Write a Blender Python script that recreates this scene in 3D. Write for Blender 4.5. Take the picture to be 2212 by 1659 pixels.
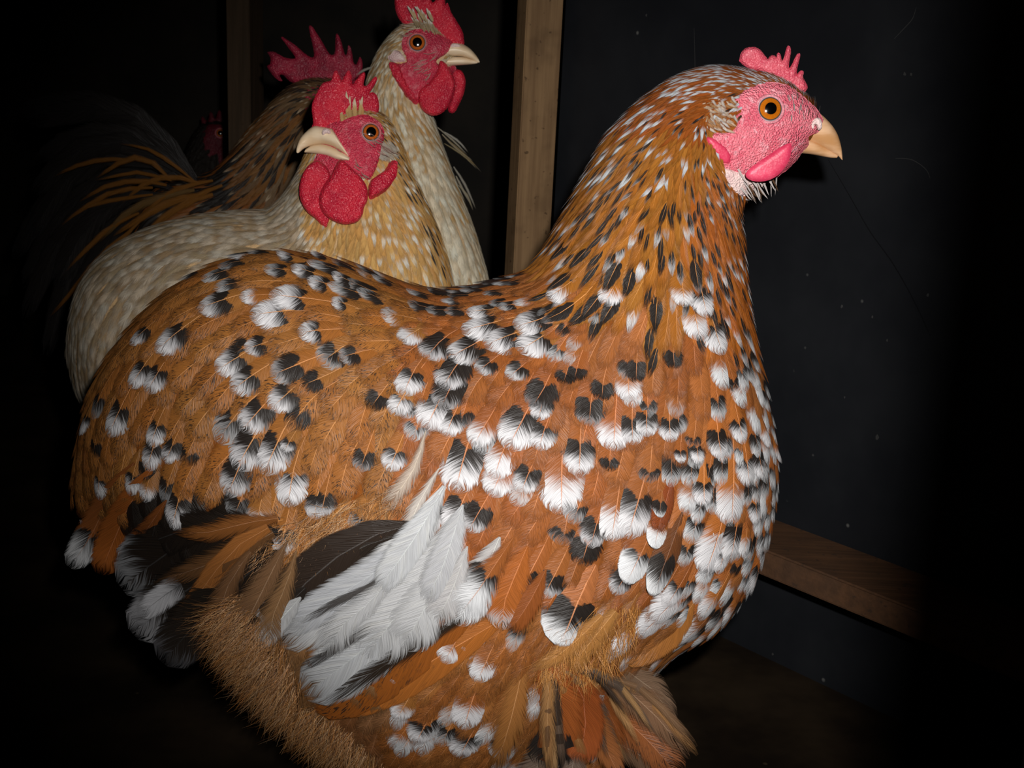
import bpy, bmesh, math, random
import numpy as np
from mathutils import Vector, Matrix
from mathutils.bvhtree import BVHTree
from mathutils.geometry import delaunay_2d_cdt

for o in list(bpy.data.objects):
    bpy.data.objects.remove(o)
SC = bpy.context.scene
R = math.radians

# ------------------------------------------------------------------ camera
W, H = 2212.0, 1659.0
FPX = (W / 2) / math.tan(R(21.0))
CAM = Vector((0, 0, 0.48))
PITCH, ROLL = R(14.0), R(2.9)
ROT = Matrix.Rotation(R(90) - PITCH, 3, 'X') @ Matrix.Rotation(ROLL, 3, 'Z')
cam = bpy.data.cameras.new('camera')
cam.sensor_width = 36
cam.lens = 18 / math.tan(R(21.0))
cam.clip_start = 0.02
cam_o = bpy.data.objects.new('camera', cam)
SC.collection.objects.link(cam_o)
cam_o.matrix_world = Matrix.Translation(CAM) @ ROT.to_4x4()
SC.camera = cam_o
cam.dof.use_dof = True
cam.dof.focus_distance = 0.68
cam.dof.aperture_fstop = 40.0

# ------------------------------------------------------------------ world, flash, exposure
wd = bpy.data.worlds.new('world')
SC.world = wd
wd.use_nodes = True
wd.node_tree.nodes['Background'].inputs['Color'].default_value = (0.9, 0.95, 1, 1)
wd.node_tree.nodes['Background'].inputs['Strength'].default_value = 0.0012

fl = bpy.data.lights.new('camera_flash', 'SPOT')
fl.energy = 32.0
fl.shadow_soft_size = 0.008
fl.spot_size = R(55)
fl.spot_blend = 1.0
fl.color = (1.0, 0.97, 0.93)
fl_o = bpy.data.objects.new('camera_flash', fl)
SC.collection.objects.link(fl_o)
fl_o.location = CAM + ROT @ Vector((0.035, 0.05, 0.0))
_tgt = CAM + (ROT @ Vector(((1300 - W / 2) / FPX, -(760 - H / 2) / FPX, -1))) * 0.8
fl_o.rotation_euler = (_tgt - fl_o.location).to_track_quat('-Z', 'Y').to_euler()

SC.view_settings.view_transform = 'Standard'
SC.view_settings.look = 'None'
SC.view_settings.gamma = 1.0
SC.view_settings.use_curve_mapping = False
SC.view_settings.exposure = 0.0
SC.cycles.max_bounces = 5
SC.cycles.diffuse_bounces = 2
SC.cycles.glossy_bounces = 2
SC.cycles.transmission_bounces = 2
SC.cycles.transparent_max_bounces = 24


# ------------------------------------------------------------------ helpers
def lin(r, g, b):
    def f(c):
        c /= 255.0
        return c / 12.92 if c <= 0.04045 else ((c + 0.055) / 1.055) ** 2.4
    return (f(r), f(g), f(b))


def ray(px, py):
    return ROT @ Vector(((px - W / 2) / FPX, -(py - H / 2) / FPX, -1.0))


def P(px, py, y):
    """the point of the upright plane at distance y that is seen at (px, py)"""
    d = ray(px, py)
    return CAM + d * (y / d.y)


def proj(p):
    q = ROT.transposed() @ (Vector(p) - CAM)
    return (W / 2 + FPX * q.x / -q.z, H / 2 - FPX * q.y / -q.z)


def link(name, me, mat=None, parent=None, origin=None):
    """one mesh object; origin = world position of its own origin; me is in world coordinates"""
    o = bpy.data.objects.new(name, me)
    SC.collection.objects.link(o)
    if mat is not None:
        me.materials.append(mat)
    w0 = Vector(origin) if origin is not None else (parent.location if parent and not parent.parent else Vector((0, 0, 0)))
    if w0.length > 0:
        me.transform(Matrix.Translation(-w0))
    pw = Vector((0, 0, 0))
    q = parent
    while q is not None:
        pw += Vector(q.location)
        q = q.parent
    o.parent = parent
    o.location = w0 - pw
    return o


def tag(o, label=None, cat=None, group=None, kind=None):
    if label: o['label'] = label
    if cat: o['category'] = cat
    if group: o['group'] = group
    if kind: o['kind'] = kind
    return o


def mesh(name, v, f, smooth=True):
    me = bpy.data.meshes.new(name)
    me.from_pydata([tuple(p) for p in v], [], f)
    if smooth:
        me.polygons.foreach_set('use_smooth', [True] * len(me.polygons))
    me.update()
    return me


def catmull(pts, n):
    """resample a polyline of equal-length tuples with a Catmull-Rom spline, n samples per span"""
    a = np.array(pts, float)
    out = []
    m = len(a)
    for i in range(m - 1):
        p0, p1, p2, p3 = a[max(i - 1, 0)], a[i], a[i + 1], a[min(i + 2, m - 1)]
        for k in range(n):
            t = k / n
            out.append(0.5 * ((2 * p1) + (p2 - p0) * t + (2 * p0 - 5 * p1 + 4 * p2 - p3) * t * t + (3 * p1 - p0 - 3 * p2 + p3) * t ** 3))
    out.append(a[-1])
    return np.array(out)


def closed_spline(pts, n=5):
    a = np.array(pts, float)
    m = len(a)
    out = []
    for i in range(m):
        p0, p1, p2, p3 = a[i - 1], a[i], a[(i + 1) % m], a[(i + 2) % m]
        for k in range(n):
            t = k / n
            out.append(0.5 * ((2 * p1) + (p2 - p0) * t + (2 * p0 - 5 * p1 + 4 * p2 - p3) * t * t + (3 * p1 - p0 - 3 * p2 + p3) * t ** 3))
    return np.array(out)


def loft(rings, y, n=6, seg=40, sq=1.0):
    """rings: (Tx,Ty,Bx,By,halfwidth_px,yoffset). Returns verts, faces of one closed body about the plane y"""
    rr = catmull(rings, n)
    v, f = [], []
    for (tx, ty, bx, by, w, yo) in rr:
        T, B = P(tx, ty, y + yo), P(bx, by, y + yo)
        c, a = (T + B) / 2, (T - B) / 2
        wm = max(w, 0.5) * y / FPX
        for k in range(seg):
            th = 2 * math.pi * k / seg
            cs, sn = math.cos(th), math.sin(th)
            cs2 = math.copysign(abs(cs) ** sq, cs)
            sn2 = math.copysign(abs(sn) ** sq, sn)
            v.append(c + a * cs2 + Vector((0, -wm * sn2, 0)))
    m = len(rr)
    for i in range(m - 1):
        for k in range(seg):
            k2 = (k + 1) % seg
            f.append((i * seg + k, i * seg + k2, (i + 1) * seg + k2, (i + 1) * seg + k))
    for base in (0, (m - 1) * seg):
        c = sum((v[base + k] for k in range(seg)), Vector()) / seg
        v.append(c)
        ci = len(v) - 1
        for k in range(seg):
            k2 = (k + 1) % seg
            f.append((base + k2, base + k, ci) if base == 0 else (base + k, base + k2, ci))
    return v, f


def inside(pts, poly):
    """vectorised point-in-polygon"""
    x, y = pts[:, 0], pts[:, 1]
    res = np.zeros(len(pts), bool)
    n = len(poly)
    j = n - 1
    for i in range(n):
        xi, yi = poly[i]
        xj, yj = poly[j]
        cond = ((yi > y) != (yj > y))
        xs = (xj - xi) * (y - yi) / ((yj - yi) if abs(yj - yi) > 1e-9 else 1e-9) + xi
        res ^= cond & (x < xs)
        j = i
    return res


def edge_dist(pts, poly):
    a = np.array(poly)
    b = np.roll(a, -1, axis=0)
    best = np.full(len(pts), 1e9)
    for p, q in zip(a, b):
        d = q - p
        L2 = max((d * d).sum(), 1e-9)
        t = np.clip(((pts - p) @ d) / L2, 0, 1)
        pr = p + t[:, None] * d
        best = np.minimum(best, np.hypot(*(pts - pr).T))
    return best


def fill_outline(outline, step, n=4, sharp=False):
    """triangulate the inside of a smooth closed outline: 2-D points, triangles, distance to the edge"""
    poly = np.array(outline, float) if sharp else closed_spline(outline, n)
    lo, hi = poly.min(0), poly.max(0)
    gx = np.arange(lo[0], hi[0], step)
    gy = np.arange(lo[1], hi[1], step * 0.87)
    g = np.array([(x + (step / 2 if r % 2 else 0), yy) for r, yy in enumerate(gy) for x in gx])
    g = g[inside(g, poly)]
    if len(g):
        g = g[edge_dist(g, poly) > step * 0.45]
    allp = np.vstack([poly, g]) if len(g) else poly
    m = len(poly)
    res = delaunay_2d_cdt([Vector(p) for p in allp], [], [list(range(m))], 1, 1e-4)
    vv = np.array([tuple(p) for p in res[0]])
    tris = [tuple(t) for t in res[2]]
    return vv, tris, edge_dist(vv, poly)


def slab(outline, y, thick, step=6, edge=14, n=4, lean=(0, 0), mid=0.0, wave=0.0, seed=0, dz=None):
    """a rounded two-sided lobe (comb, wattle, earlobe) about the plane y; thick and edge in px"""
    vv, tris, d = fill_outline(outline, step, n)
    s = y / FPX
    prof = np.sqrt(np.clip(1 - (1 - np.clip(d / edge, 0, 1)) ** 2, 0, 1)) * (1 + mid * np.clip(d / (edge * 3), 0, 1))
    c = vv.mean(0)
    m = len(vv)
    v = []
    for sgn in (1, -1):
        for (x, yy), pr in zip(vv, prof):
            off = lean[0] * (x - c[0]) + lean[1] * (yy - c[1]) + wave * math.sin(x * 0.06 + yy * 0.045 + seed)
            if dz: off += dz(x, yy)
            v.append(P(x, yy, y + (off - sgn * thick * pr) * s))
    f = [t for t in tris] + [(a + m, c2 + m, b + m) for a, b, c2 in tris]
    me = mesh('lobe', v, f)
    bm = bmesh.new(); bm.from_mesh(me)
    bmesh.ops.remove_doubles(bm, verts=bm.verts, dist=1e-6)
    bmesh.ops.recalc_face_normals(bm, faces=bm.faces)
    bm.to_mesh(me); bm.free()
    me.polygons.foreach_set('use_smooth', [True] * len(me.polygons))
    return me


def hit(bvh, px, py):
    d = ray(px, py).normalized()
    loc, nrm, i, dist = bvh.ray_cast(CAM, d)
    if loc is None:
        return None, None
    if nrm.dot(d) > 0: nrm = -nrm
    return loc, nrm


def patch(outline, bvh, h, step=6, edge=12, n=4, sink=0.0006, bump=None):
    """a skin patch laid on the body; h metres proud at its middle, tucked under at its rim"""
    vv, tris, d = fill_outline(outline, step, n)
    v, ok = [], []
    last = None
    for (x, yy), dd in zip(vv, d):
        loc, nrm = hit(bvh, x, yy)
        if loc is None:
            pp = P(x, yy, last if last else 0.75)
            loc, nrm, _, _ = bvh.find_nearest(pp)
            if nrm.dot(pp - CAM) > 0: nrm = -nrm
        last = loc.y
        t = min(1, dd / edge)
        hh = -sink + (h + sink) * math.sqrt(1 - (1 - t) ** 2)
        if bump: hh += bump(x, yy) * t
        v.append(loc + nrm * hh)
    me = mesh('patch', v, tris)
    bm = bmesh.new(); bm.from_mesh(me)
    for fc in bm.faces:
        fc.normal_update()
        if fc.normal.dot(fc.calc_center_median() - CAM) > 0: fc.normal_flip()
    bm.to_mesh(me); bm.free()
    me.polygons.foreach_set('use_smooth', [True] * len(me.polygons))
    return me


def mirror_mesh(me, y):
    m2 = me.copy()
    m2.transform(Matrix.Translation((0, 2 * y, 0)) @ Matrix.Diagonal((1, -1, 1, 1)))
    m2.flip_normals()
    return m2


def crop(ox, oy, s):
    """coordinates read off an enlarged crop, as photograph pixels"""
    return lambda *pts: [(ox + x * s, oy + yy * s) for x, yy in pts]


# ------------------------------------------------------------------ materials
def new_mat(name):
    m = bpy.data.materials.new(name)
    m.use_nodes = True
    nt = m.node_tree
    return m, nt, nt.nodes['Principled BSDF']


class NT:
    """tiny node-graph writer"""
    def __init__(self, nt): self.nt = nt

    def n(self, t, **kw):
        nd = self.nt.nodes.new(t)
        for k, v in kw.items(): setattr(nd, k, v)
        return nd

    def set(self, sock, v):
        if isinstance(v, bpy.types.NodeSocket): self.nt.links.new(v, sock)
        elif isinstance(v, (tuple, list)) and len(v) == 3 and sock.type == 'RGBA': sock.default_value = (*v, 1)
        else: sock.default_value = v

    def m(self, op, a, b=0.0, c=0.0, clamp=False):
        nd = self.n('ShaderNodeMath', operation=op, use_clamp=clamp)
        self.set(nd.inputs[0], a); self.set(nd.inputs[1], b); self.set(nd.inputs[2], c)
        return nd.outputs[0]

    def ss(self, x, lo, hi):
        nd = self.n('ShaderNodeMapRange', interpolation_type='SMOOTHSTEP')
        self.set(nd.inputs['Value'], x); self.set(nd.inputs['From Min'], lo); self.set(nd.inputs['From Max'], hi)
        return nd.outputs[0]

    def mix(self, f, a, b, blend='MIX'):
        nd = self.n('ShaderNodeMix', data_type='RGBA', blend_type=blend)
        self.set(nd.inputs['Factor'], f); self.set(nd.inputs[6], a); self.set(nd.inputs[7], b)
        return nd.outputs[2]

    def noise(self, vec, scale, detail=2, rough=0.5, out=0):
        nd = self.n('ShaderNodeTexNoise')
        if vec is not None: self.set(nd.inputs['Vector'], vec)
        nd.inputs['Scale'].default_value = scale
        nd.inputs['Detail'].default_value = detail
        nd.inputs['Roughness'].default_value = rough
        return nd.outputs[out]

    def xyz(self, x, y, z):
        nd = self.n('ShaderNodeCombineXYZ')
        self.set(nd.inputs[0], x); self.set(nd.inputs[1], y); self.set(nd.inputs[2], z)
        return nd.outputs[0]

    def bump(self, h, strength, dist):
        nd = self.n('ShaderNodeBump')
        nd.inputs['Strength'].default_value = strength
        nd.inputs['Distance'].default_value = dist
        self.set(nd.inputs['Height'], h)
        return nd.outputs[0]


def feather_material():
    m, nt, bs = new_mat('feather_vane')
    g = NT(nt)
    uv = g.n('ShaderNodeUVMap', uv_map='UVMap')
    sp = g.n('ShaderNodeSeparateXYZ'); g.set(sp.inputs[0], uv.outputs[0])
    u = sp.outputs[0]
    v = g.m('MULTIPLY_ADD', sp.outputs[1], 2.0, -1.0)
    av = g.m('ABSOLUTE', v)
    A = g.n('ShaderNodeAttribute', attribute_name='fa')
    Bt = g.n('ShaderNodeAttribute', attribute_name='fb')
    Ct = g.n('ShaderNodeAttribute', attribute_name='fc')
    rnd = A.outputs['Alpha']
    bsx = g.n('ShaderNodeSeparateColor'); g.set(bsx.inputs[0], Bt.outputs['Color'])
    bstart, wstart, pepper = bsx.outputs[0], bsx.outputs[1], bsx.outputs[2]
    shaftk = Bt.outputs['Alpha']
    fray = Ct.outputs['Alpha']
    side = g.m('MULTIPLY', g.m('SIGN', v), 7.3)
    rz = g.m('MULTIPLY', rnd, 173.0)
    # barbs sweep from the shaft towards the tip
    c = g.m('SUBTRACT', u, g.m('MULTIPLY', av, 0.24))
    vbarb = g.xyz(g.m('MULTIPLY', c, 26.0), g.m('MULTIPLY_ADD', av, 0.9, side), rz)
    n1 = g.noise(vbarb, 1.0, 2, 0.55)
    vfine = g.xyz(g.m('MULTIPLY', c, 95.0), g.m('MULTIPLY_ADD', av, 1.2, side), rz)
    n2 = g.noise(vfine, 1.0, 1, 0.5)
    vblot = g.xyz(g.m('MULTIPLY', u, 6.0), g.m('MULTIPLY', v, 2.0), rz)
    n3 = g.noise(vblot, 1.0, 3, 0.6)
    # ragged dark spangle, two lobes beside the shaft
    ub = g.m('ADD', u, g.m('MULTIPLY', g.m('SUBTRACT', n1, 0.5), 0.12))
    ub = g.m('ADD', ub, g.m('MULTIPLY', g.m('SUBTRACT', n3, 0.5), 0.16))
    lobe = g.m('MULTIPLY', g.m('POWER', g.m('ABSOLUTE', g.m('SUBTRACT', av, 0.45)), 2.0), 0.42)
    # long neck feathers (negative pepper) carry one dark drop along the shaft instead
    hk = g.ss(pepper, 0.0, -0.5)
    drop = g.m('MULTIPLY', g.m('POWER', av, 1.6), 0.45)
    lobe = g.m('ADD', g.m('MULTIPLY', lobe, g.m('SUBTRACT', 1.0, hk)), g.m('MULTIPLY', drop, hk))
    b0 = g.m('ADD', bstart, lobe)
    black = g.ss(ub, b0, g.m('ADD', b0, 0.04))
    rimk = g.m('MULTIPLY', hk, g.ss(g.m('MULTIPLY_ADD', n1, 0.3, av), 0.72, 0.92))
    black = g.m('MULTIPLY', black, g.m('SUBTRACT', 1.0, rimk))
    uw = g.m('ADD', u, g.m('MULTIPLY', g.m('SUBTRACT', n2, 0.5), 0.30))
    uw = g.m('ADD', uw, g.m('MULTIPLY', g.m('SUBTRACT', n1, 0.5), 0.22))
    w0 = g.m('MULTIPLY_ADD', g.m('MULTIPLY', av, av), -0.05, wstart)
    white = g.ss(uw, g.m('SUBTRACT', w0, 0.05), g.m('ADD', w0, 0.17))
    # ground colour with streaks
    base = g.mix(g.m('MULTIPLY_ADD', n2, 0.9, -0.15, True), g.mix(0.46, A.outputs['Color'], (0.02, 0.012, 0.006)), A.outputs['Color'])
    base = g.mix(g.m('MULTIPLY', g.ss(n1, 0.45, 0.75), 0.35), base, g.mix(1.0, base, (1.35, 1.32, 1.2), 'MULTIPLY'))
    pn = g.noise(g.xyz(g.m('MULTIPLY', c, 60.0), g.m('MULTIPLY_ADD', v, 6.0, side), rz), 1.0, 2, 0.6)
    pmask = g.m('MULTIPLY', g.ss(pn, 0.54, 0.60), g.m('MULTIPLY', g.m('MAXIMUM', pepper, 0.0), g.ss(g.m('ADD', u, g.m('MULTIPLY', g.m('SUBTRACT', n3, 0.5), 1.3)), 0.45, 0.85)))
    base = g.mix(pmask, base, (0.028, 0.018, 0.013))
    dark = g.mix(n2, (0.007, 0.0055, 0.005), (0.033, 0.025, 0.021))
    col = g.mix(black, base, dark)
    tipc = g.mix(g.m('MULTIPLY', g.ss(n2, 0.35, 0.7), 0.35), Ct.outputs['Color'], g.mix(1.0, Ct.outputs['Color'], (0.62, 0.62, 0.64), 'MULTIPLY'))
    col = g.mix(white, col, tipc)
    # shaft
    sw = g.m('MULTIPLY_ADD', u, -0.035, 0.055)
    sh = g.m('MULTIPLY', g.m('SUBTRACT', 1.0, g.ss(av, g.m('MULTIPLY', sw, 0.5), sw)), shaftk)
    sh = g.m('MULTIPLY', sh, g.ss(u, 1.0, 0.72))
    shc = g.mix(0.12, g.mix(1.0, A.outputs['Color'], (1.65, 1.75, 1.6), 'MULTIPLY'), tipc)
    col = g.mix(sh, col, shc)
    # frayed edge: the barbs part and thin out towards the rim
    ed = g.m('MAXIMUM', av, g.m('MULTIPLY_ADD', u, 2.4, -1.38))
    nz = g.m('MULTIPLY_ADD', g.m('SUBTRACT', n2, 0.5), 1.7, g.m('MULTIPLY', g.m('SUBTRACT', n1, 0.5), 0.9))
    e2 = g.m('MULTIPLY_ADD', nz, fray, ed)
    alpha = g.m('SUBTRACT', 1.0, g.ss(e2, g.m('MULTIPLY_ADD', fray, -0.75, 0.98), 1.03))
    g.set(bs.inputs['Base Color'], col)
    bs.inputs['Roughness'].default_value = 0.46
    bs.inputs['Specular IOR Level'].default_value = 0.32
    g.set(bs.inputs['Alpha'], alpha)
    hgt = g.m('ADD', n2, g.m('MULTIPLY', sh, 0.8))
    g.set(bs.inputs['Normal'], g.bump(hgt, 0.55, 0.0012))
    return m


FEATHER = feather_material()


def down_material(name, c1, c2, scale=260):
    m, nt, bs = new_mat(name)
    g = NT(nt)
    geo = g.n('ShaderNodeNewGeometry').outputs['Position']
    n = g.noise(geo, scale, 3, 0.6)
    g.set(bs.inputs['Base Color'], g.mix(n, c1, c2))
    bs.inputs['Roughness'].default_value = 0.85
    bs.inputs['Specular IOR Level'].default_value = 0.1
    g.set(bs.inputs['Normal'], g.bump(n, 0.6, 0.002))
    return m


def skin_material(name, c1, c2, cpale, bump=0.8, scale=900, rough=0.42, pale=0.35, vein=0.5):
    m, nt, bs = new_mat(name)
    g = NT(nt)
    geo = g.n('ShaderNodeNewGeometry').outputs['Position']
    vo = g.n('ShaderNodeTexVoronoi', feature='SMOOTH_F1'); g.set(vo.inputs['Vector'], geo)
    vo.inputs['Scale'].default_value = scale
    grain = vo.outputs['Distance']
    n1 = g.noise(geo, 70, 3, 0.6)
    n2 = g.noise(geo, 190, 3, 0.6)
    col = g.mix(g.ss(n1, 0.35, 0.65), c1, c2)
    col = g.mix(g.m('MULTIPLY', g.ss(n2, 0.5, 0.72), pale), col, cpale)
    col = g.mix(g.m('MULTIPLY', g.ss(grain, 0.45, 0.05), 0.25), col, cpale)
    g.set(bs.inputs['Base Color'], col)
    bs.inputs['Roughness'].default_value = rough
    bs.inputs['Specular IOR Level'].default_value = 0.4
    bs.inputs['Subsurface Weight'].default_value = 0.0
    h = g.m('SUBTRACT', g.m('MULTIPLY', n2, 0.8), grain)
    g.set(bs.inputs['Normal'], g.bump(h, bump, 0.0014))
    return m


def beak_material(name, c1, c2):
    m, nt, bs = new_mat(name)
    g = NT(nt)
    geo = g.n('ShaderNodeNewGeometry').outputs['Position']
    mp = g.n('ShaderNodeMapping'); g.set(mp.inputs[0], geo)
    mp.inputs['Scale'].default_value = (40, 100, 240)
    mp.inputs['Rotation'].default_value = (0, R(25), 0)
    n = g.noise(mp.outputs[0], 1.0, 3, 0.5)
    n2 = g.noise(geo, 70, 2, 0.5)
    g.set(bs.inputs['Base Color'], g.mix(g.ss(g.m('MULTIPLY_ADD', n, 0.5, g.m('MULTIPLY', n2, 0.5)), 0.38, 0.62), c1, c2))
    bs.inputs['Roughness'].default_value = 0.38
    g.set(bs.inputs['Normal'], g.bump(n, 0.15, 0.001))
    return m


def eye_material(name, iris1, iris2, pupil=0.5):
    """colours run outward from the pupil along the eye's own axis (local Z)"""
    m, nt, bs = new_mat(name)
    g = NT(nt)
    tc = g.n('ShaderNodeTexCoord').outputs['Object']
    sp = g.n('ShaderNodeSeparateXYZ'); g.set(sp.inputs[0], tc)
    r = g.m('SQRT', g.m('ADD', g.m('POWER', sp.outputs[0], 2.0), g.m('POWER', sp.outputs[1], 2.0)))
    ang = g.m('ARCTAN2', sp.outputs[1], sp.outputs[0])
    st = g.noise(g.xyz(g.m('MULTIPLY', g.m('SINE', ang), 6.0), g.m('MULTIPLY', g.m('COSINE', ang), 6.0), g.m('MULTIPLY', r, 2.0)), 1.5, 3, 0.6)
    ir = g.mix(g.ss(g.m('MULTIPLY_ADD', st, 0.5, g.m('MULTIPLY', r, 0.5)), 0.3, 0.8), iris1, iris2)
    col = g.mix(g.ss(r, pupil - 0.03, pupil + 0.03), (0.001, 0.001, 0.0012), ir)
    col = g.mix(g.ss(r, 0.84, 0.9), col, (0.06, 0.05, 0.045))
    col = g.mix(g.ss(r, 0.93, 1.0), col, (0.5, 0.42, 0.46))
    g.set(bs.inputs['Base Color'], col)
    bs.inputs['Roughness'].default_value = 0.12
    bs.inputs['Coat Weight'].default_value = 1.0
    bs.inputs['Coat Roughness'].default_value = 0.03
    return m


def wood_material(name, c1, c2, dark, ax='Z', scale=1.0):
    m, nt, bs = new_mat(name)
    g = NT(nt)
    tc = g.n('ShaderNodeTexCoord').outputs['Object']
    mp = g.n('ShaderNodeMapping'); g.set(mp.inputs[0], tc)
    k = {'X': (8, 160, 160), 'Y': (160, 8, 160), 'Z': (160, 160, 8)}[ax]
    mp.inputs['Scale'].default_value = tuple(x * scale for x in k)
    n = g.noise(mp.outputs[0], 1.0, 4, 0.6)
    n2 = g.noise(tc, 25, 3, 0.6)
    sp = g.noise(tc, 170, 2, 0.5)
    col = g.mix(g.ss(n, 0.3, 0.7), c1, c2)
    col = g.mix(g.m('MULTIPLY', g.ss(n2, 0.45, 0.7), 0.4), col, dark)
    col = g.mix(g.m('MULTIPLY', g.ss(sp, 0.66, 0.72), 0.75), col, dark)
    g.set(bs.inputs['Base Color'], col)
    bs.inputs['Roughness'].default_value = 0.75
    bs.inputs['Specular IOR Level'].default_value = 0.2
    g.set(bs.inputs['Normal'], g.bump(n, 0.3, 0.002))
    return m


def panel_material(name, c1, c2, speck):
    m, nt, bs = new_mat(name)
    g = NT(nt)
    geo = g.n('ShaderNodeNewGeometry').outputs['Position']
    n = g.noise(geo, 9, 4, 0.6)
    sp = g.n('ShaderNodeTexVoronoi'); g.set(sp.inputs['Vector'], geo); sp.inputs['Scale'].default_value = 38
    n2 = g.noise(geo, 30, 2, 0.5)
    dots = g.m('MULTIPLY', g.ss(sp.outputs['Distance'], 0.085, 0.03), g.ss(n2, 0.55, 0.62))
    col = g.mix(g.ss(n, 0.3, 0.7), c1, c2)
    col = g.mix(g.m('MULTIPLY', dots, 0.7), col, speck)
    g.set(bs.inputs['Base Color'], col)
    bs.inputs['Roughness'].default_value = 0.6
    bs.inputs['Specular IOR Level'].default_value = 0.15
    g.set(bs.inputs['Normal'], g.bump(n, 0.1, 0.01))
    return m


# ------------------------------------------------------------------ feathers
US = np.array([0.0, 0.22, 0.45, 0.66, 0.83, 0.94, 1.0])
VS = np.array([-1.0, -0.55, 0.0, 0.55, 1.0])
PROF = {
    'round': np.array([0.06, 0.62, 0.96, 1.0, 0.85, 0.55, 0.18]),
    'point': np.array([0.45, 0.85, 1.0, 0.86, 0.55, 0.26, 0.04]),
    'blade': np.array([0.08, 0.62, 0.92, 1.0, 0.95, 0.72, 0.25]),
    'fan': np.array([0.05, 0.42, 0.75, 0.95, 1.0, 0.78, 0.3]),
}


class Feathers:
    """collects the feathers of one bird, then writes the largest as parts and the rest as one plumage part"""
    def __init__(self): self.items = []

    def add(self, pts, col, rnd, bstart=2.0, wstart=2.0, pepper=0.0, shaft=0.6, tip=(0.7, 0.7, 0.7), fray=0.25, rank=0.0):
        self.items.append((pts, col, rnd, bstart, wstart, pepper, shaft, tip, fray, rank))

    def write(self, root, n_single=300, name='feather'):
        order = sorted(range(len(self.items)), key=lambda i: -self.items[i][9])
        single = order[:n_single]
        rest = order[n_single:]
        for i in single:
            me = self.build([i])
            o0 = Vector(self.items[i][0][2])
            link(name, me, FEATHER, root, o0)
        if rest:
            o = link('plumage', self.build(rest), FEATHER, root)
            o['kind'] = 'stuff'

    def build(self, idx):
        nv = len(US) * len(VS)
        nu, nw = len(US), len(VS)
        quads = np.array([(i * nw + j, i * nw + j + 1, (i + 1) * nw + j + 1, (i + 1) * nw + j) for i in range(nu - 1) for j in range(nw - 1)])
        V = np.concatenate([self.items[i][0] for i in idx])
        F = (quads[None] + (np.arange(len(idx)) * nv)[:, None, None]).reshape(-1, 4)
        me = bpy.data.meshes.new('feather')
        me.vertices.add(len(V)); me.vertices.foreach_set('co', V.astype(np.float32).ravel())
        me.loops.add(F.size); me.loops.foreach_set('vertex_index', F.astype(np.int32).ravel())
        me.polygons.add(len(F)); me.polygons.foreach_set('loop_start', (np.arange(len(F)) * 4).astype(np.int32))
        me.update(calc_edges=True)
        me.polygons.foreach_set('use_smooth', np.ones(len(F), bool))
        uvv = np.array([(uu, (vv + 1) / 2) for uu in US for vv in VS])
        uvall = np.tile(uvv, (len(idx), 1))[F.ravel()]
        uvl = me.uv_layers.new(name='UVMap'); uvl.data.foreach_set('uv', uvall.astype(np.float32).ravel())
        fa = np.repeat(np.array([(*self.items[i][1], self.items[i][2]) for i in idx]), nv, 0)
        fb = np.repeat(np.array([(self.items[i][3], self.items[i][4], self.items[i][5], self.items[i][6]) for i in idx]), nv, 0)
        fc = np.repeat(np.array([(*self.items[i][7], self.items[i][8]) for i in idx]), nv, 0)
        for nm, arr in (('fa', fa), ('fb', fb), ('fc', fc)):
            at = me.attributes.new(nm, 'FLOAT_COLOR', 'POINT')
            at.data.foreach_set('color', arr.astype(np.float32).ravel())
        me.validate()
        return me


class Field:
    """flow and size of the plumage, interpolated between hand-set points (x, y, angle, length, width) in photograph px"""
    def __init__(self, rows):
        a = np.array(rows, float)
        self.xy = a[:, :2]
        self.val = np.column_stack([np.cos(np.radians(a[:, 2])), np.sin(np.radians(a[:, 2])), a[:, 3], a[:, 4]])

    def at(self, x, y):
        d2 = (self.xy[:, 0] - x) ** 2 + (self.xy[:, 1] - y) ** 2 + 60.0
        w = d2 ** -1.6
        r = (w @ self.val) / w.sum()
        return r


RIGHT, DOWN = ROT @ Vector((1, 0, 0)), ROT @ Vector((0, -1, 0))


def plane_dir(px, py, dx, dy, y):
    """the direction that a small step on the photograph has on an upright plane"""
    d = RIGHT * dx + DOWN * dy
    d.y = 0
    return d.normalized()


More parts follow.
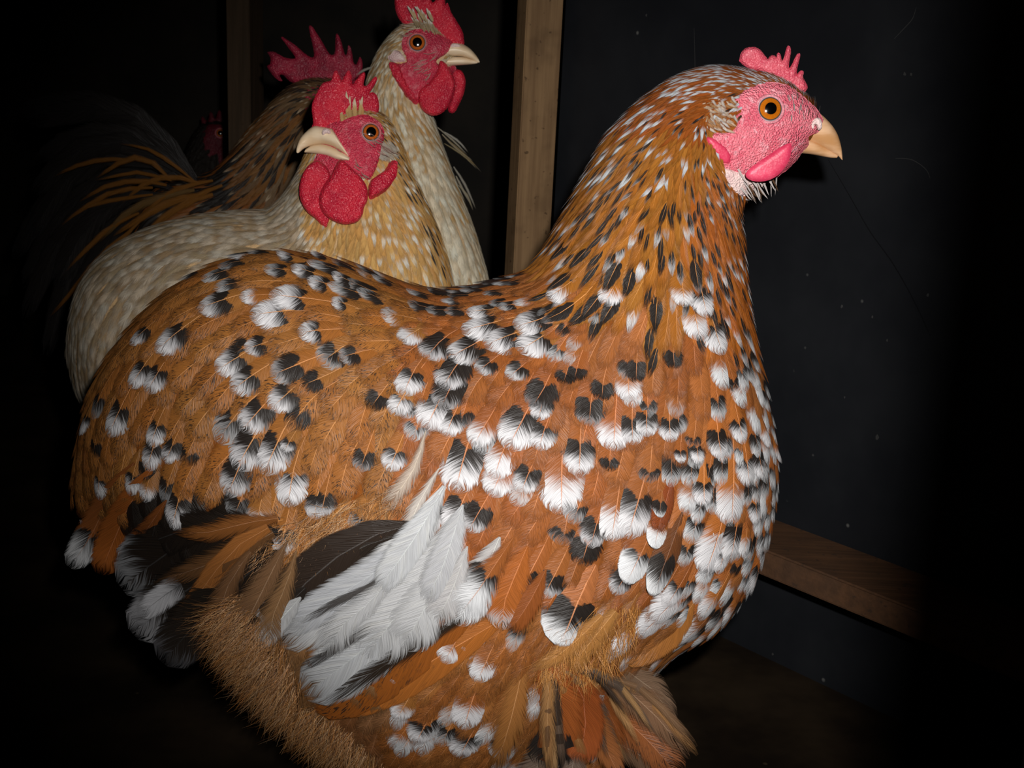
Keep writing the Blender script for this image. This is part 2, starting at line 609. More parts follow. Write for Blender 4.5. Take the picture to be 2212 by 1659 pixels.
def grow(F, bvh, field, y, at, L, Wd, far=False, lift=0.0025, prof='round', camber=0.35, ang=None, jit=0.0, base=0.0003, **kw):
    """one feather lying on the body: its spine runs up the flow from the tip"""
    p = Vector(at)
    loc, nrm, _, _ = bvh.find_nearest(p)
    sp, ns, ds = [], [], []
    nst = 6
    for k in range(nst + 1):
        q = loc if not far else Vector((loc.x, 2 * y - loc.y, loc.z))
        px, py = proj(q)
        fv = field.at(px, py)
        if ang is None: a = math.atan2(fv[1], fv[0]) + jit
        else:
            t = k / nst
            a = R(ang)
            if t > 0.35:
                w = (t - 0.35) / 0.65
                a = math.atan2(math.sin(a) * (1 - w) + fv[1] * w, math.cos(a) * (1 - w) + fv[0] * w)
        d = plane_dir(px, py, 20 * math.cos(a), 20 * math.sin(a), y)
        if far: d = Vector((d.x, -d.y, d.z))
        d = d - nrm * d.dot(nrm)
        if d.length < 1e-4: d = nrm.orthogonal()
        d.normalize()
        sp.append(loc.copy()); ns.append(nrm.copy()); ds.append(d)
        loc, nrm, _, _ = bvh.find_nearest(loc - d * (L / nst))
    sp.reverse(); ns.reverse(); ds.reverse()
    pr = PROF[prof]
    pts = np.zeros((len(US) * len(VS), 3))
    for i, uu in enumerate(US):
        t = uu * nst
        k = min(int(t), nst - 1)
        fr = t - k
        c = sp[k].lerp(sp[k + 1], fr)
        n = ns[k].lerp(ns[k + 1], fr).normalized()
        d = ds[k].lerp(ds[k + 1], fr).normalized()
        sd = n.cross(d).normalized()
        hw = Wd * 0.5 * pr[i]
        hh = base + lift * uu ** 1.4
        for j, vv in enumerate(VS):
            q = c + sd * (vv * hw)
            if abs(vv) > 0.3 and hw > 0.002:
                l2, n2, _, _ = bvh.find_nearest(q)
                if n2.dot(n) > 0.2:
                    q = q.lerp(l2, 0.75)
            q = q + n * (hh - camber * abs(vv) ** 2 * hw * 0.5)
            pts[i * len(VS) + j] = q
    F.add(pts, rank=(0 if far else L * Wd), **kw)


def free_feather(F, pts, bvh=None, y=None, wid=40, off=0.003, tilt=0.0, prof='round', camber=0.25, rise=0.0, **kw):
    """a long feather along a hand-set spine (photograph px, base to tip), held off metres in front of the body"""
    spn = catmull([tuple(p) for p in pts], 8)
    seglen = np.concatenate([[0], np.cumsum(np.hypot(*np.diff(spn[:, :2], axis=0).T))])
    tot = seglen[-1]
    P3 = []
    last = y
    for (x, yy) in spn[:, :2]:
        yd = None
        if bvh is not None:
            loc, nrm = hit(bvh, x, yy)
            if loc is not None: yd = loc.y
        if yd is None: yd = last
        last = yd
        P3.append([x, yy, yd])
    P3 = np.array(P3)
    # keep the spine's depth smooth
    for _ in range(10):
        P3[1:-1, 2] = (P3[:-2, 2] + 2 * P3[1:-1, 2] + P3[2:, 2]) / 4
    pr = PROF[prof]
    out = np.zeros((len(US) * len(VS), 3))
    for i, uu in enumerate(US):
        s = uu * tot
        x, yy, yd = [np.interp(s, seglen, P3[:, k]) for k in range(3)]
        s2 = min(s + tot * 0.02, tot); s1 = max(s - tot * 0.02, 0)
        dx = np.interp(s2, seglen, P3[:, 0]) - np.interp(s1, seglen, P3[:, 0])
        dy = np.interp(s2, seglen, P3[:, 1]) - np.interp(s1, seglen, P3[:, 1])
        l = math.hypot(dx, dy) or 1
        hw = wid * 0.5 * pr[i]
        for j, vv in enumerate(VS):
            qx, qy = x - dy / l * vv * hw, yy + dx / l * vv * hw
            dd = yd - off - rise * uu + tilt * vv * hw * yd / FPX + camber * vv * vv * hw * 0.5 * yd / FPX
            out[i * len(VS) + j] = P(qx, qy, dd)
    s = (y or 0.75) / FPX
    F.add(out, rank=kw.pop('rank', tot * s * wid * s * 3), **kw)


def cover(F, bvh, body, y, field, rng, style, spacing, skip=None, far_scale=1.6, px_scale=1.0, max_n=9000):
    """dart-throw feather tips over the body surface; style(x, y, rng, far) gives the feather's looks or None"""
    me = body
    tri = [(p.vertices[0], p.vertices[k], p.vertices[k + 1], p.index) for p in me.polygons for k in range(1, len(p.vertices) - 1)]
    co = np.zeros(len(me.vertices) * 3); me.vertices.foreach_get('co', co); co = co.reshape(-1, 3)
    t = np.array(tri)
    a, b, c = co[t[:, 0]], co[t[:, 1]], co[t[:, 2]]
    ar = np.linalg.norm(np.cross(b - a, c - a), axis=1) / 2
    nr = np.random.default_rng(rng.randint(0, 10 ** 6))
    # denser proposals where feathers are small
    ctr = (a + b + c) / 3
    wsp = np.zeros(len(t))
    for i, q in enumerate(ctr):
        qq = (q[0], min(q[1], 2 * y - q[1]), q[2])
        fv = field.at(*proj(qq))
        wsp[i] = 1.0 / (fv[2] * fv[3])
    prob = ar * wsp; prob /= prob.sum()
    ntry = max_n * 5
    ti = nr.choice(len(t), ntry, p=prob)
    r1, r2 = nr.random(ntry), nr.random(ntry)
    fl_ = r1 + r2 > 1
    r1[fl_], r2[fl_] = 1 - r1[fl_], 1 - r2[fl_]
    pts = a[ti] + (b[ti] - a[ti]) * r1[:, None] + (c[ti] - a[ti]) * r2[:, None]
    cell = 0.004
    grid = {}
    n = 0
    s = y / FPX
    for p in pts:
        far = p[1] > y + 0.004
        q = (p[0], 2 * y - p[1], p[2]) if far else p
        px, py = proj(q)
        if skip is not None and skip(px, py): continue
        fv = field.at(px, py)
        Lp, Wp = fv[2] * px_scale, fv[3] * px_scale
        k = far_scale if far else 1.0
        rr = spacing * math.sqrt(Lp * Wp) * s * k
        ci = tuple((p // cell).astype(int))
        ok = True
        R_ = int(rr // cell) + 1
        for dx in range(-R_, R_ + 1):
            for dy in range(-R_, R_ + 1):
                for dz in range(-R_, R_ + 1):
                    for q2 in grid.get((ci[0] + dx, ci[1] + dy, ci[2] + dz), ()):
                        if (p[0] - q2[0]) ** 2 + (p[1] - q2[1]) ** 2 + (p[2] - q2[2]) ** 2 < rr * rr:
                            ok = False; break
                    if not ok: break
                if not ok: break
            if not ok: break
        if not ok: continue
        grid.setdefault(ci, []).append(p)
        st = style(px, py, rng, far)
        if st is None: continue
        st = dict(st)
        L = Lp * s * k * st.pop('ls', 1.0) * rng.uniform(0.85, 1.15)
        Wd = Wp * s * k * st.pop('ws', 1.0) * rng.uniform(0.85, 1.15)
        grow(F, bvh, field, y, p, L, Wd, far, jit=rng.gauss(0, st.pop('jit', 0.1)), rnd=rng.random(), **st)
        n += 1
        if n >= max_n: break
    return n


def strands(name, root, mat_cols, bvh, field, y, zone, n, Lpx, wpx, rng, spread=0.3, lift=0.006):
    """loose down: thin tapering ribbons grown off the body along the flow"""
    v, f, cols = [], [], []
    s = y / FPX
    poly = np.array(zone)
    lo, hi = poly.min(0), poly.max(0)
    made = 0
    for _ in range(n * 12):
        if made >= n: break
        x, yy = rng.uniform(lo[0], hi[0]), rng.uniform(lo[1], hi[1])
        if not inside(np.array([[x, yy]]), poly)[0]: continue
        loc, nrm = hit(bvh, x, yy)
        if loc is None: continue
        fv = field.at(x, yy)
        a = math.atan2(fv[1], fv[0]) + rng.gauss(0, spread)
        bend = rng.gauss(0, 0.25)
        clump = math.sin(x * 0.11 + 1.7 * math.sin(yy * 0.07)) + math.sin(yy * 0.13 + x * 0.05)
        a += clump * 0.28
        L = Lpx * rng.uniform(0.4, 1.2) * (1 + 0.22 * clump) * s
        w = wpx * rng.uniform(0.6, 1.3) * s
        p = loc.copy()
        b0 = len(v)
        for k in range(4):
            d = plane_dir(x, yy, 20 * math.cos(a + bend * k), 20 * math.sin(a + bend * k), y)
            d = (d - nrm * d.dot(nrm) * 0.8 + nrm * 0.12).normalized()
            sd = nrm.cross(d).normalized()
            ww = w * (1 - k / 3.3)
            v += [p - sd * ww, p + sd * ww]
            p = p + d * (L / 3) + nrm * (lift / 3)
        for k in range(3):
            f.append((b0 + 2 * k, b0 + 2 * k + 1, b0 + 2 * k + 3, b0 + 2 * k + 2))
        cols += [rng.choice(mat_cols)] * 8
        made += 1
    me = mesh(name, v, f)
    at = me.attributes.new('tint', 'FLOAT_COLOR', 'POINT')
    at.data.foreach_set('color', np.array([(*c, 1) for c in cols], np.float32).ravel())
    o = link(name, me, DOWN_STRAND, root)
    o['kind'] = 'stuff'
    return o


def strand_material():
    m, nt, bs = new_mat('down_barbs')
    g = NT(nt)
    at = g.n('ShaderNodeAttribute', attribute_name='tint')
    g.set(bs.inputs['Base Color'], at.outputs['Color'])
    bs.inputs['Roughness'].default_value = 0.5
    bs.inputs['Specular IOR Level'].default_value = 0.3
    return m


DOWN_STRAND = strand_material()


def body_mesh(rings, y, extra=(), n=6, seg=48):
    v, f = loft(rings, y, n, seg)
    for e in extra:
        v2, f2 = loft(e, y, n, 24)
        b = len(v)
        v += v2; f += [tuple(i + b for i in q) for q in f2]
    me = mesh('body', v, f)
    bm = bmesh.new(); bm.from_mesh(me)
    bmesh.ops.recalc_face_normals(bm, faces=bm.faces)
    bm.to_mesh(me); bm.free()
    me.polygons.foreach_set('use_smooth', [True] * len(me.polygons))
    return me


def bvh_of(me):
    return BVHTree.FromPolygons([v.co.copy() for v in me.vertices], [tuple(p.vertices) for p in me.polygons])


def make_eye(root, bvh, cx, cy, rpx, y, mat, lidmat, far=True, out=0.002):
    """glossy domed eye with a fleshy lid ring, on both sides of the head"""
    loc, nrm = hit(bvh, cx, cy)
    s = y / FPX
    r = rpx * s
    toward = (CAM - loc).normalized()
    ax = (nrm * 0.75 + toward * 0.45).normalized()
    for sgn in ((1, -1) if far else (1,)):
        a = Vector((ax.x, ax.y * sgn, ax.z))
        c = Vector((loc.x, loc.y if sgn == 1 else 2 * y - loc.y, loc.z))
        bm = bmesh.new()
        bmesh.ops.create_uvsphere(bm, u_segments=32, v_segments=20, radius=1.0)
        bmesh.ops.scale(bm, vec=(1.08, 1.08, 0.55), verts=bm.verts)
        me = bpy.data.meshes.new('eye'); bm.to_mesh(me); bm.free()
        me.polygons.foreach_set('use_smooth', [True] * len(me.polygons))
        me.materials.append(mat)
        o = bpy.data.objects.new('eye', me)
        SC.collection.objects.link(o)
        o.parent = root
        o.location = c - a * r * 0.12 + Vector((nrm.x, nrm.y * sgn, nrm.z)) * out - root.location
        o.rotation_euler = a.to_track_quat('Z', 'Y').to_euler()
        o.scale = (r, r, r)
        bm = bmesh.new()
        nseg, ns2 = 36, 8
        vs = []
        for i in range(nseg):
            th = 2 * math.pi * i / nseg
            row = []
            for j in range(ns2):
                ph = 2 * math.pi * j / ns2
                rr = 1.16 + 0.13 * math.cos(ph)
                row.append(bm.verts.new((rr * math.cos(th), rr * math.sin(th) * 0.97, 0.13 * math.sin(ph) + 0.05)))
            vs.append(row)
        for i in range(nseg):
            for j in range(ns2):
                bm.faces.new((vs[i][j], vs[(i + 1) % nseg][j], vs[(i + 1) % nseg][(j + 1) % ns2], vs[i][(j + 1) % ns2]))
        me2 = bpy.data.meshes.new('eyelid'); bm.to_mesh(me2); bm.free()
        me2.polygons.foreach_set('use_smooth', [True] * len(me2.polygons))
        me2.materials.append(lidmat)
        o2 = bpy.data.objects.new('eyelid', me2)
        SC.collection.objects.link(o2)
        o2.parent = o


def make_legs(root, xs, ytop, ys, ztop, mat, foot_dir=1):
    """two scaly shanks with three front toes and one hind toe each, standing on the floor"""
    for x, yy in zip(xs, ys):
        bm = bmesh.new()

        def tube(pts, r0, r1, seg=8):
            rows = []
            for i, p in enumerate(pts):
                d = (Vector(pts[min(i + 1, len(pts) - 1)]) - Vector(pts[max(i - 1, 0)])).normalized()
                s1 = d.orthogonal().normalized(); s2 = d.cross(s1)
                r = r0 + (r1 - r0) * i / (len(pts) - 1)
                rows.append([bm.verts.new(Vector(p) + (s1 * math.cos(2 * math.pi * k / seg) + s2 * math.sin(2 * math.pi * k / seg)) * r) for k in range(seg)])
            for i in range(len(rows) - 1):
                for k in range(seg):
                    bm.faces.new((rows[i][k], rows[i][(k + 1) % seg], rows[i + 1][(k + 1) % seg], rows[i + 1][k]))
            bm.faces.new(rows[0][::-1]); bm.faces.new(rows[-1])
        tube([(x - 0.02 * foot_dir, yy, ztop), (x - 0.008 * foot_dir, yy, 0.06), (x, yy, 0.012)], 0.011, 0.007)
        for a in (-35, 0, 35, 180):
            L = 0.05 if a != 180 else 0.022
            dx, dy = math.cos(R(a)) * foot_dir, math.sin(R(a))
            tube([(x, yy, 0.014), (x + dx * L * 0.5, yy + dy * L * 0.5, 0.0075), (x + dx * L, yy + dy * L, 0.0045)], 0.006, 0.0035)
        me = bpy.data.meshes.new('leg'); bm.to_mesh(me); bm.free()
        me.polygons.foreach_set('use_smooth', [True] * len(me.polygons))
        link('leg', me, mat, root)


def root_at(name, x, y, label, cat='chicken', group=None):
    o = bpy.data.objects.new(name, None)
    SC.collection.objects.link(o)
    o.location = (x, y, 0)
    o.empty_display_size = 0.05
    tag(o, label, cat, group)
    return o


# ------------------------------------------------------------------ the setting
def box_pts(corners8):
    f = [(0, 1, 2, 3), (7, 6, 5, 4), (0, 4, 5, 1), (1, 5, 6, 2), (2, 6, 7, 3), (3, 7, 4, 0)]
    return corners8, f


def prism(name, quad, z0, z1, mat, parent=None, bevel=0.0):
    """upright block over a four-cornered footprint"""
    v = [Vector((x, y, z0)) for x, y in quad] + [Vector((x, y, z1)) for x, y in quad]
    f = [(3, 2, 1, 0), (4, 5, 6, 7)] + [(i, (i + 1) % 4, (i + 1) % 4 + 4, i + 4) for i in range(4)]
    me = mesh(name, v, f, smooth=False)
    bm = bmesh.new(); bm.from_mesh(me)
    bmesh.ops.recalc_face_normals(bm, faces=bm.faces)
    if bevel: bmesh.ops.bevel(bm, geom=list(bm.edges), offset=bevel, segments=2, affect='EDGES')
    bm.to_mesh(me); bm.free()
    c = sum((Vector((x, y, z0)) for x, y in quad), Vector()) / 4
    return link(name, me, mat, parent, c)


def at_z(px, py, z):
    d = ray(px, py)
    return CAM + d * ((z - CAM.z) / d.z)


LITTER = panel_material('litter', (0.010, 0.0065, 0.004), (0.032, 0.021, 0.012), (0.07, 0.05, 0.03))
PANEL = panel_material('dark_panel', (0.009, 0.0100, 0.0125), (0.015, 0.0162, 0.019), (0.16, 0.16, 0.15))
FARWALL = panel_material('far_boards', (0.010, 0.008, 0.006), (0.024, 0.018, 0.012), (0.05, 0.04, 0.03))
WOOD = wood_material('post_wood', (0.24, 0.145, 0.07), (0.165, 0.095, 0.045), (0.06, 0.032, 0.015), 'Z')
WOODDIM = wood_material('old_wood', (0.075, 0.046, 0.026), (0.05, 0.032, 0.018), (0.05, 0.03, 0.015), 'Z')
RAILWOOD = wood_material('rail_wood', (0.115, 0.055, 0.027), (0.08, 0.04, 0.021), (0.05, 0.03, 0.02), 'X')

A0, A1 = at_z(1650, 1245, 0.10), at_z(1970, 1378, 0.10)
wu = Vector((A1.x - A0.x, A1.y - A0.y, 0)).normalized()
wn = Vector((-wu.y, wu.x, 0))
if wn.y > 0: wn = -wn                          # towards the birds
B0 = A0 - wn * 0.063                           # on the wall's face
# where the wall ends behind the post
dpost = ray(1200, 400)
# CAM + d*t on wall line
den = dpost.x * wn.x + dpost.y * wn.y
tt = ((B0 - CAM).x * wn.x + (B0 - CAM).y * wn.y) / den
corner = CAM + dpost * tt
w_far = Vector((corner.x, corner.y, 0))
w_near = Vector((B0.x, B0.y, 0)) + wu * 0.75
th = wn * -0.012
o = prism('wall_right', [(w_far.x, w_far.y), (w_near.x, w_near.y), (w_near.x + th.x, w_near.y + th.y), (w_far.x + th.x, w_far.y + th.y)], 0, 1.5, PANEL)
tag(o, kind='structure')
wall_right = o


def on_wall(px, py, off=0.0004):
    d = ray(px, py)
    den = d.x * wn.x + d.y * wn.y
    t = ((B0 - CAM).x * wn.x + (B0 - CAM).y * wn.y) / den
    return CAM + d * t + wn * off


def flat_mat(name, c, rough=0.8):
    m, nt, bs = new_mat(name)
    bs.inputs['Base Color'].default_value = (*c, 1)
    bs.inputs['Roughness'].default_value = rough
    bs.inputs['Specular IOR Level'].default_value = 0.15
    return m


DARKLINE = flat_mat('scratch_dark', (0.004, 0.004, 0.005))
PALELINE = flat_mat('scratch_pale', (0.045, 0.045, 0.045))


def wall_line(name, pts, w, mat):
    sp = catmull(pts, 6)
    v, f = [], []
    up = Vector((0, 0, 1))
    P3 = [on_wall(x, y) for x, y in sp]
    for i, p in enumerate(P3):
        d = (P3[min(i + 1, len(P3) - 1)] - P3[max(i - 1, 0)]).normalized()
        sd = wn.cross(d).normalized()
        ww = w * (0.4 + 0.6 * math.sin(math.pi * i / (len(P3) - 1)))
        v += [p - sd * ww, p + sd * ww]
    for i in range(len(P3) - 1):
        f.append((2 * i, 2 * i + 1, 2 * i + 3, 2 * i + 2))
    link(name, mesh(name, v, f), mat, wall_right)


wall_line('scratch', [(1790, 345), (1840, 430), (1880, 500), (1930, 570), (1975, 650), (2010, 725)], 0.00045, DARKLINE)
wall_line('scratch', [(1500, 60), (1502, 150), (1500, 250), (1504, 330)], 0.0003, PALELINE)
wall_line('scratch', [(1932, 84), (1955, 60), (1972, 40), (1980, 15)], 0.0003, PALELINE)
wall_line('scratch', [(1935, 342), (1970, 345), (2000, 365), (2010, 385)], 0.00025, PALELINE)
for bx, by, bw in ((1955, 160, 7), (1969, 161, 6), (2005, 637, 7), (1819, 662, 6), (1885, 684, 5), (1917, 735, 5), (1740, 751, 5), (1895, 945, 10), (1825, 858, 4), (1757, 983, 5), (1397, 33, 5), (1670, 1413, 5)):
    pts = []
    rg = random.Random(bx)
    n = 9
    v = [on_wall(bx, by)] + [on_wall(bx + bw * 0.5 * rg.uniform(0.5, 1) * math.cos(6.283 * k / n), by + bw * 0.8 * rg.uniform(0.5, 1) * math.sin(6.283 * k / n)) for k in range(n)]
    link('paint_fleck', mesh('paint_fleck', v, [(0, 1 + k, 1 + (k + 1) % n) for k in range(n)]), PALELINE, wall_right)

# rail along the wall
q0, q1 = A0 - wu * 0.25, A0 + wu * 0.75
o = prism('trim_1', [(q0.x, q0.y), (q1.x, q1.y), (q1.x - wn.x * 0.063, q1.y - wn.y * 0.063), (q0.x - wn.x * 0.063, q0.y - wn.y * 0.063)], 0.10, 0.121, RAILWOOD, bevel=0.0015)
tag(o, kind='structure')

# posts
def post(name, pxl0, pxr0, py0, pxl1, pxr1, py1, y, depth, turn, mat, label):
    """upright timber fitted between two sight lines; its foot stands on the floor"""
    c0 = (P(pxl0, py0, y) + P(pxr0, py0, y)) / 2
    c1 = (P(pxl1, py1, y) + P(pxr1, py1, y)) / 2
    w = (P(pxr0, py0, y) - P(pxl0, py0, y)).length
    ax = (c0 - c1).normalized()
    k0 = (0.0 - c1.z) / ax.z
    k1 = (1.5 - c1.z) / ax.z
    foot, top = c1 + ax * k0, c1 + ax * k1
    ca, sa = math.cos(turn), math.sin(turn)
    w2 = w - abs(depth * sa)
    fx = Vector((ca, sa, 0)); fy = Vector((-sa, ca, 0))
    v = []
    for c in (foot, top):
        for a, b in ((-.5, -.5), (.5, -.5), (.5, .5), (-.5, .5)):
            v.append(c + fx * (a * w2 / ca) + fy * (b * depth))
    f = [(3, 2, 1, 0), (4, 5, 6, 7)] + [(i, (i + 1) % 4, (i + 1) % 4 + 4, i + 4) for i in range(4)]
    me = mesh(name, v, f, smooth=False)
    bm = bmesh.new(); bm.from_mesh(me)
    bmesh.ops.recalc_face_normals(bm, faces=bm.faces)
    bmesh.ops.bevel(bm, geom=list(bm.edges), offset=0.001, segments=2, affect='EDGES')
    bm.to_mesh(me); bm.free()
    o = link(name, me, mat, None, foot)
    return tag(o, label, 'post')


YP = corner.y + 0.0
post('wooden_post', 1118, 1217, 0, 1089, 1187, 560, YP - 0.005, 0.028, R(18), WOOD, 'brown wooden post at the end of the dark panel, behind the mottled hen')
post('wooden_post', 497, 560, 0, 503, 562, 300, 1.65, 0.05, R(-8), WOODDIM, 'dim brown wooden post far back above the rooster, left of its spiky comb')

def plain_box(name, x0, x1, y0, y1, z0, z1, mat):
    o = prism(name, [(x0, y0), (x1, y0), (x1, y1), (x0, y1)], z0, z1, mat)
    return tag(o, kind='structure')


plain_box('floor', -1.6, 1.6, -0.4, 2.6, -0.02, 0.0, LITTER)
plain_box('wall_back', -1.6, 1.6, 2.4, 2.42, 0.0, 1.5, FARWALL)
plain_box('wall_left', -1.4, -1.38, -0.4, 2.4, 0.0, 1.5, FARWALL)
plain_box('ceiling', -1.6, 1.6, -0.4, 2.6, 1.5, 1.52, FARWALL)

# unseen board added to keep the flash off the wall's near end
o = prism('flash_blocker', [(0.0745, 0.15), (0.17, 0.15), (0.17, 0.17), (0.0745, 0.17)], 0, 1.5, WOODDIM)
tag(o, kind='structure')

# ------------------------------------------------------------------ shared bird materials
WHITE = (0.66, 0.67, 0.69)
SKIN_PINK = skin_material('pink_skin', lin(226, 118, 132), lin(212, 88, 108), lin(238, 188, 196), 0.9, 1100, pale=0.6)
SKIN_DEEP = skin_material('deep_pink_skin', lin(214, 62, 96), lin(198, 50, 82), lin(230, 120, 140), 0.1, 900, 0.45, pale=0.2)
COMB_PINK = skin_material('pink_comb', lin(214, 88, 104), lin(196, 66, 88), lin(226, 140, 148), 0.6, 1000, pale=0.3)
SKIN_RED = skin_material('red_skin', (0.62, 0.035, 0.075), (0.46, 0.016, 0.05), (0.8, 0.30, 0.33), 0.9, 1000, pale=0.4)
COMB_RED = skin_material('red_comb', (0.66, 0.02, 0.045), (0.5, 0.01, 0.035), (0.78, 0.12, 0.16), 0.8, 1000, 0.35, pale=0.2)
SKIN_PALE = skin_material('pale_skin', lin(232, 205, 200), lin(215, 180, 178), lin(245, 235, 230), 0.6, 900, 0.6, pale=0.4)
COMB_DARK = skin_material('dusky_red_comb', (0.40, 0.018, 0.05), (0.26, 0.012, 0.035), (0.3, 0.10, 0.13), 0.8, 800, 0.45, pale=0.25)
BEAK_TAN = beak_material('tan_beak', lin(220, 178, 140), lin(190, 140, 92))
BEAK_PALE = beak_material('pale_beak', (0.93, 0.74, 0.52), (0.82, 0.60, 0.38))
NOSTRIL = flat_mat('nostril_dark', (0.05, 0.03, 0.025))
SHANK = flat_mat('shank', (0.55, 0.42, 0.30), 0.6)
EYE_ORANGE = eye_material('orange_eye', lin(150, 78, 10), lin(196, 108, 18), 0.5)
EYE_BROWN = eye_material('brown_eye', lin(216, 112, 40), lin(168, 80, 28), 0.58)
LID_PINK = skin_material('pink_lid', lin(214, 140, 148), lin(196, 110, 124), lin(225, 180, 185), 0.4, 1200, pale=0.3)
LID_RED = skin_material('red_lid', (0.55, 0.10, 0.11), (0.45, 0.06, 0.08), (0.7, 0.3, 0.3), 0.4, 1200, pale=0.3)


def beak_part(name, rings, y, mat, root, seg=24):
    v, f = loft(rings, y, 6, seg)
    me = mesh(name, v, f)
    bm = bmesh.new(); bm.from_mesh(me)
    bmesh.ops.recalc_face_normals(bm, faces=bm.faces)
    bm.to_mesh(me); bm.free()
    me.polygons.foreach_set('use_smooth', [True] * len(me.polygons))
    return link(name, me, mat, root)


# ------------------------------------------------------------------ the mottled hen in front
Y1 = 0.75
HEN1 = [  # dorsal px, ventral px, half width px, depth shift
    (160, 1060, 172, 1120, 14, 0), (189, 890, 262, 1150, 90, 0), (240, 772, 360, 1200, 170, 0),
    (333, 660, 480, 1330, 240, 0), (443, 584, 590, 1470, 300, 0), (560, 549, 720, 1580, 345, 0),
    (700, 563, 890, 1660, 385, 0), (820, 603, 1040, 1660, 400, 0), (920, 634, 1190, 1600, 405, 0),
    (1005, 630, 1330, 1490, 400, 0), (1068, 615, 1440, 1388, 385, 0), (1108, 605, 1535, 1338, 362, 0),
    (1140, 590, 1612, 1245, 335, 0), (1163, 565, 1655, 1125, 305, 0), (1188, 530, 1668, 1000, 275, 0),
    (1212, 485, 1652, 865, 245, 0), (1240, 437, 1625, 745, 212, 0), (1266, 391, 1606, 625, 180, 0),
    (1292, 342, 1598, 525, 150, 0), (1327, 283, 1592, 455, 128, 0), (1385, 223, 1612, 416, 112, 0),
    (1452, 173, 1640, 398, 104, 0), (1530, 147, 1680, 372, 96, 0), (1605, 152, 1710, 345, 84, 0),
    (1680, 166, 1724, 326, 68, 0), (1735, 204, 1734, 316, 50, 0), (1762, 240, 1742, 308, 34, 0), (1772, 255, 1750, 304, 20, 0)]
THIGH1 = [(1000, 1380, 1330, 1400, 130, -0.035), (1000, 1480, 1330, 1500, 125, -0.035), (1040, 1580, 1320, 1600, 105, -0.035), (1080, 1680, 1290, 1700, 80, -0.035), (1120, 1800, 1240, 1810, 45, -0.035)]
root = root_at('mottled_hen', P(1180, 1659, Y1).x, Y1, 'large mottled orange, black and white hen in front, in side view with white wing feathers')
hen1 = root
body1 = body_mesh(HEN1, Y1, (THIGH1,), 6, 56)
bv1 = bvh_of(body1)
rng = random.Random(4)

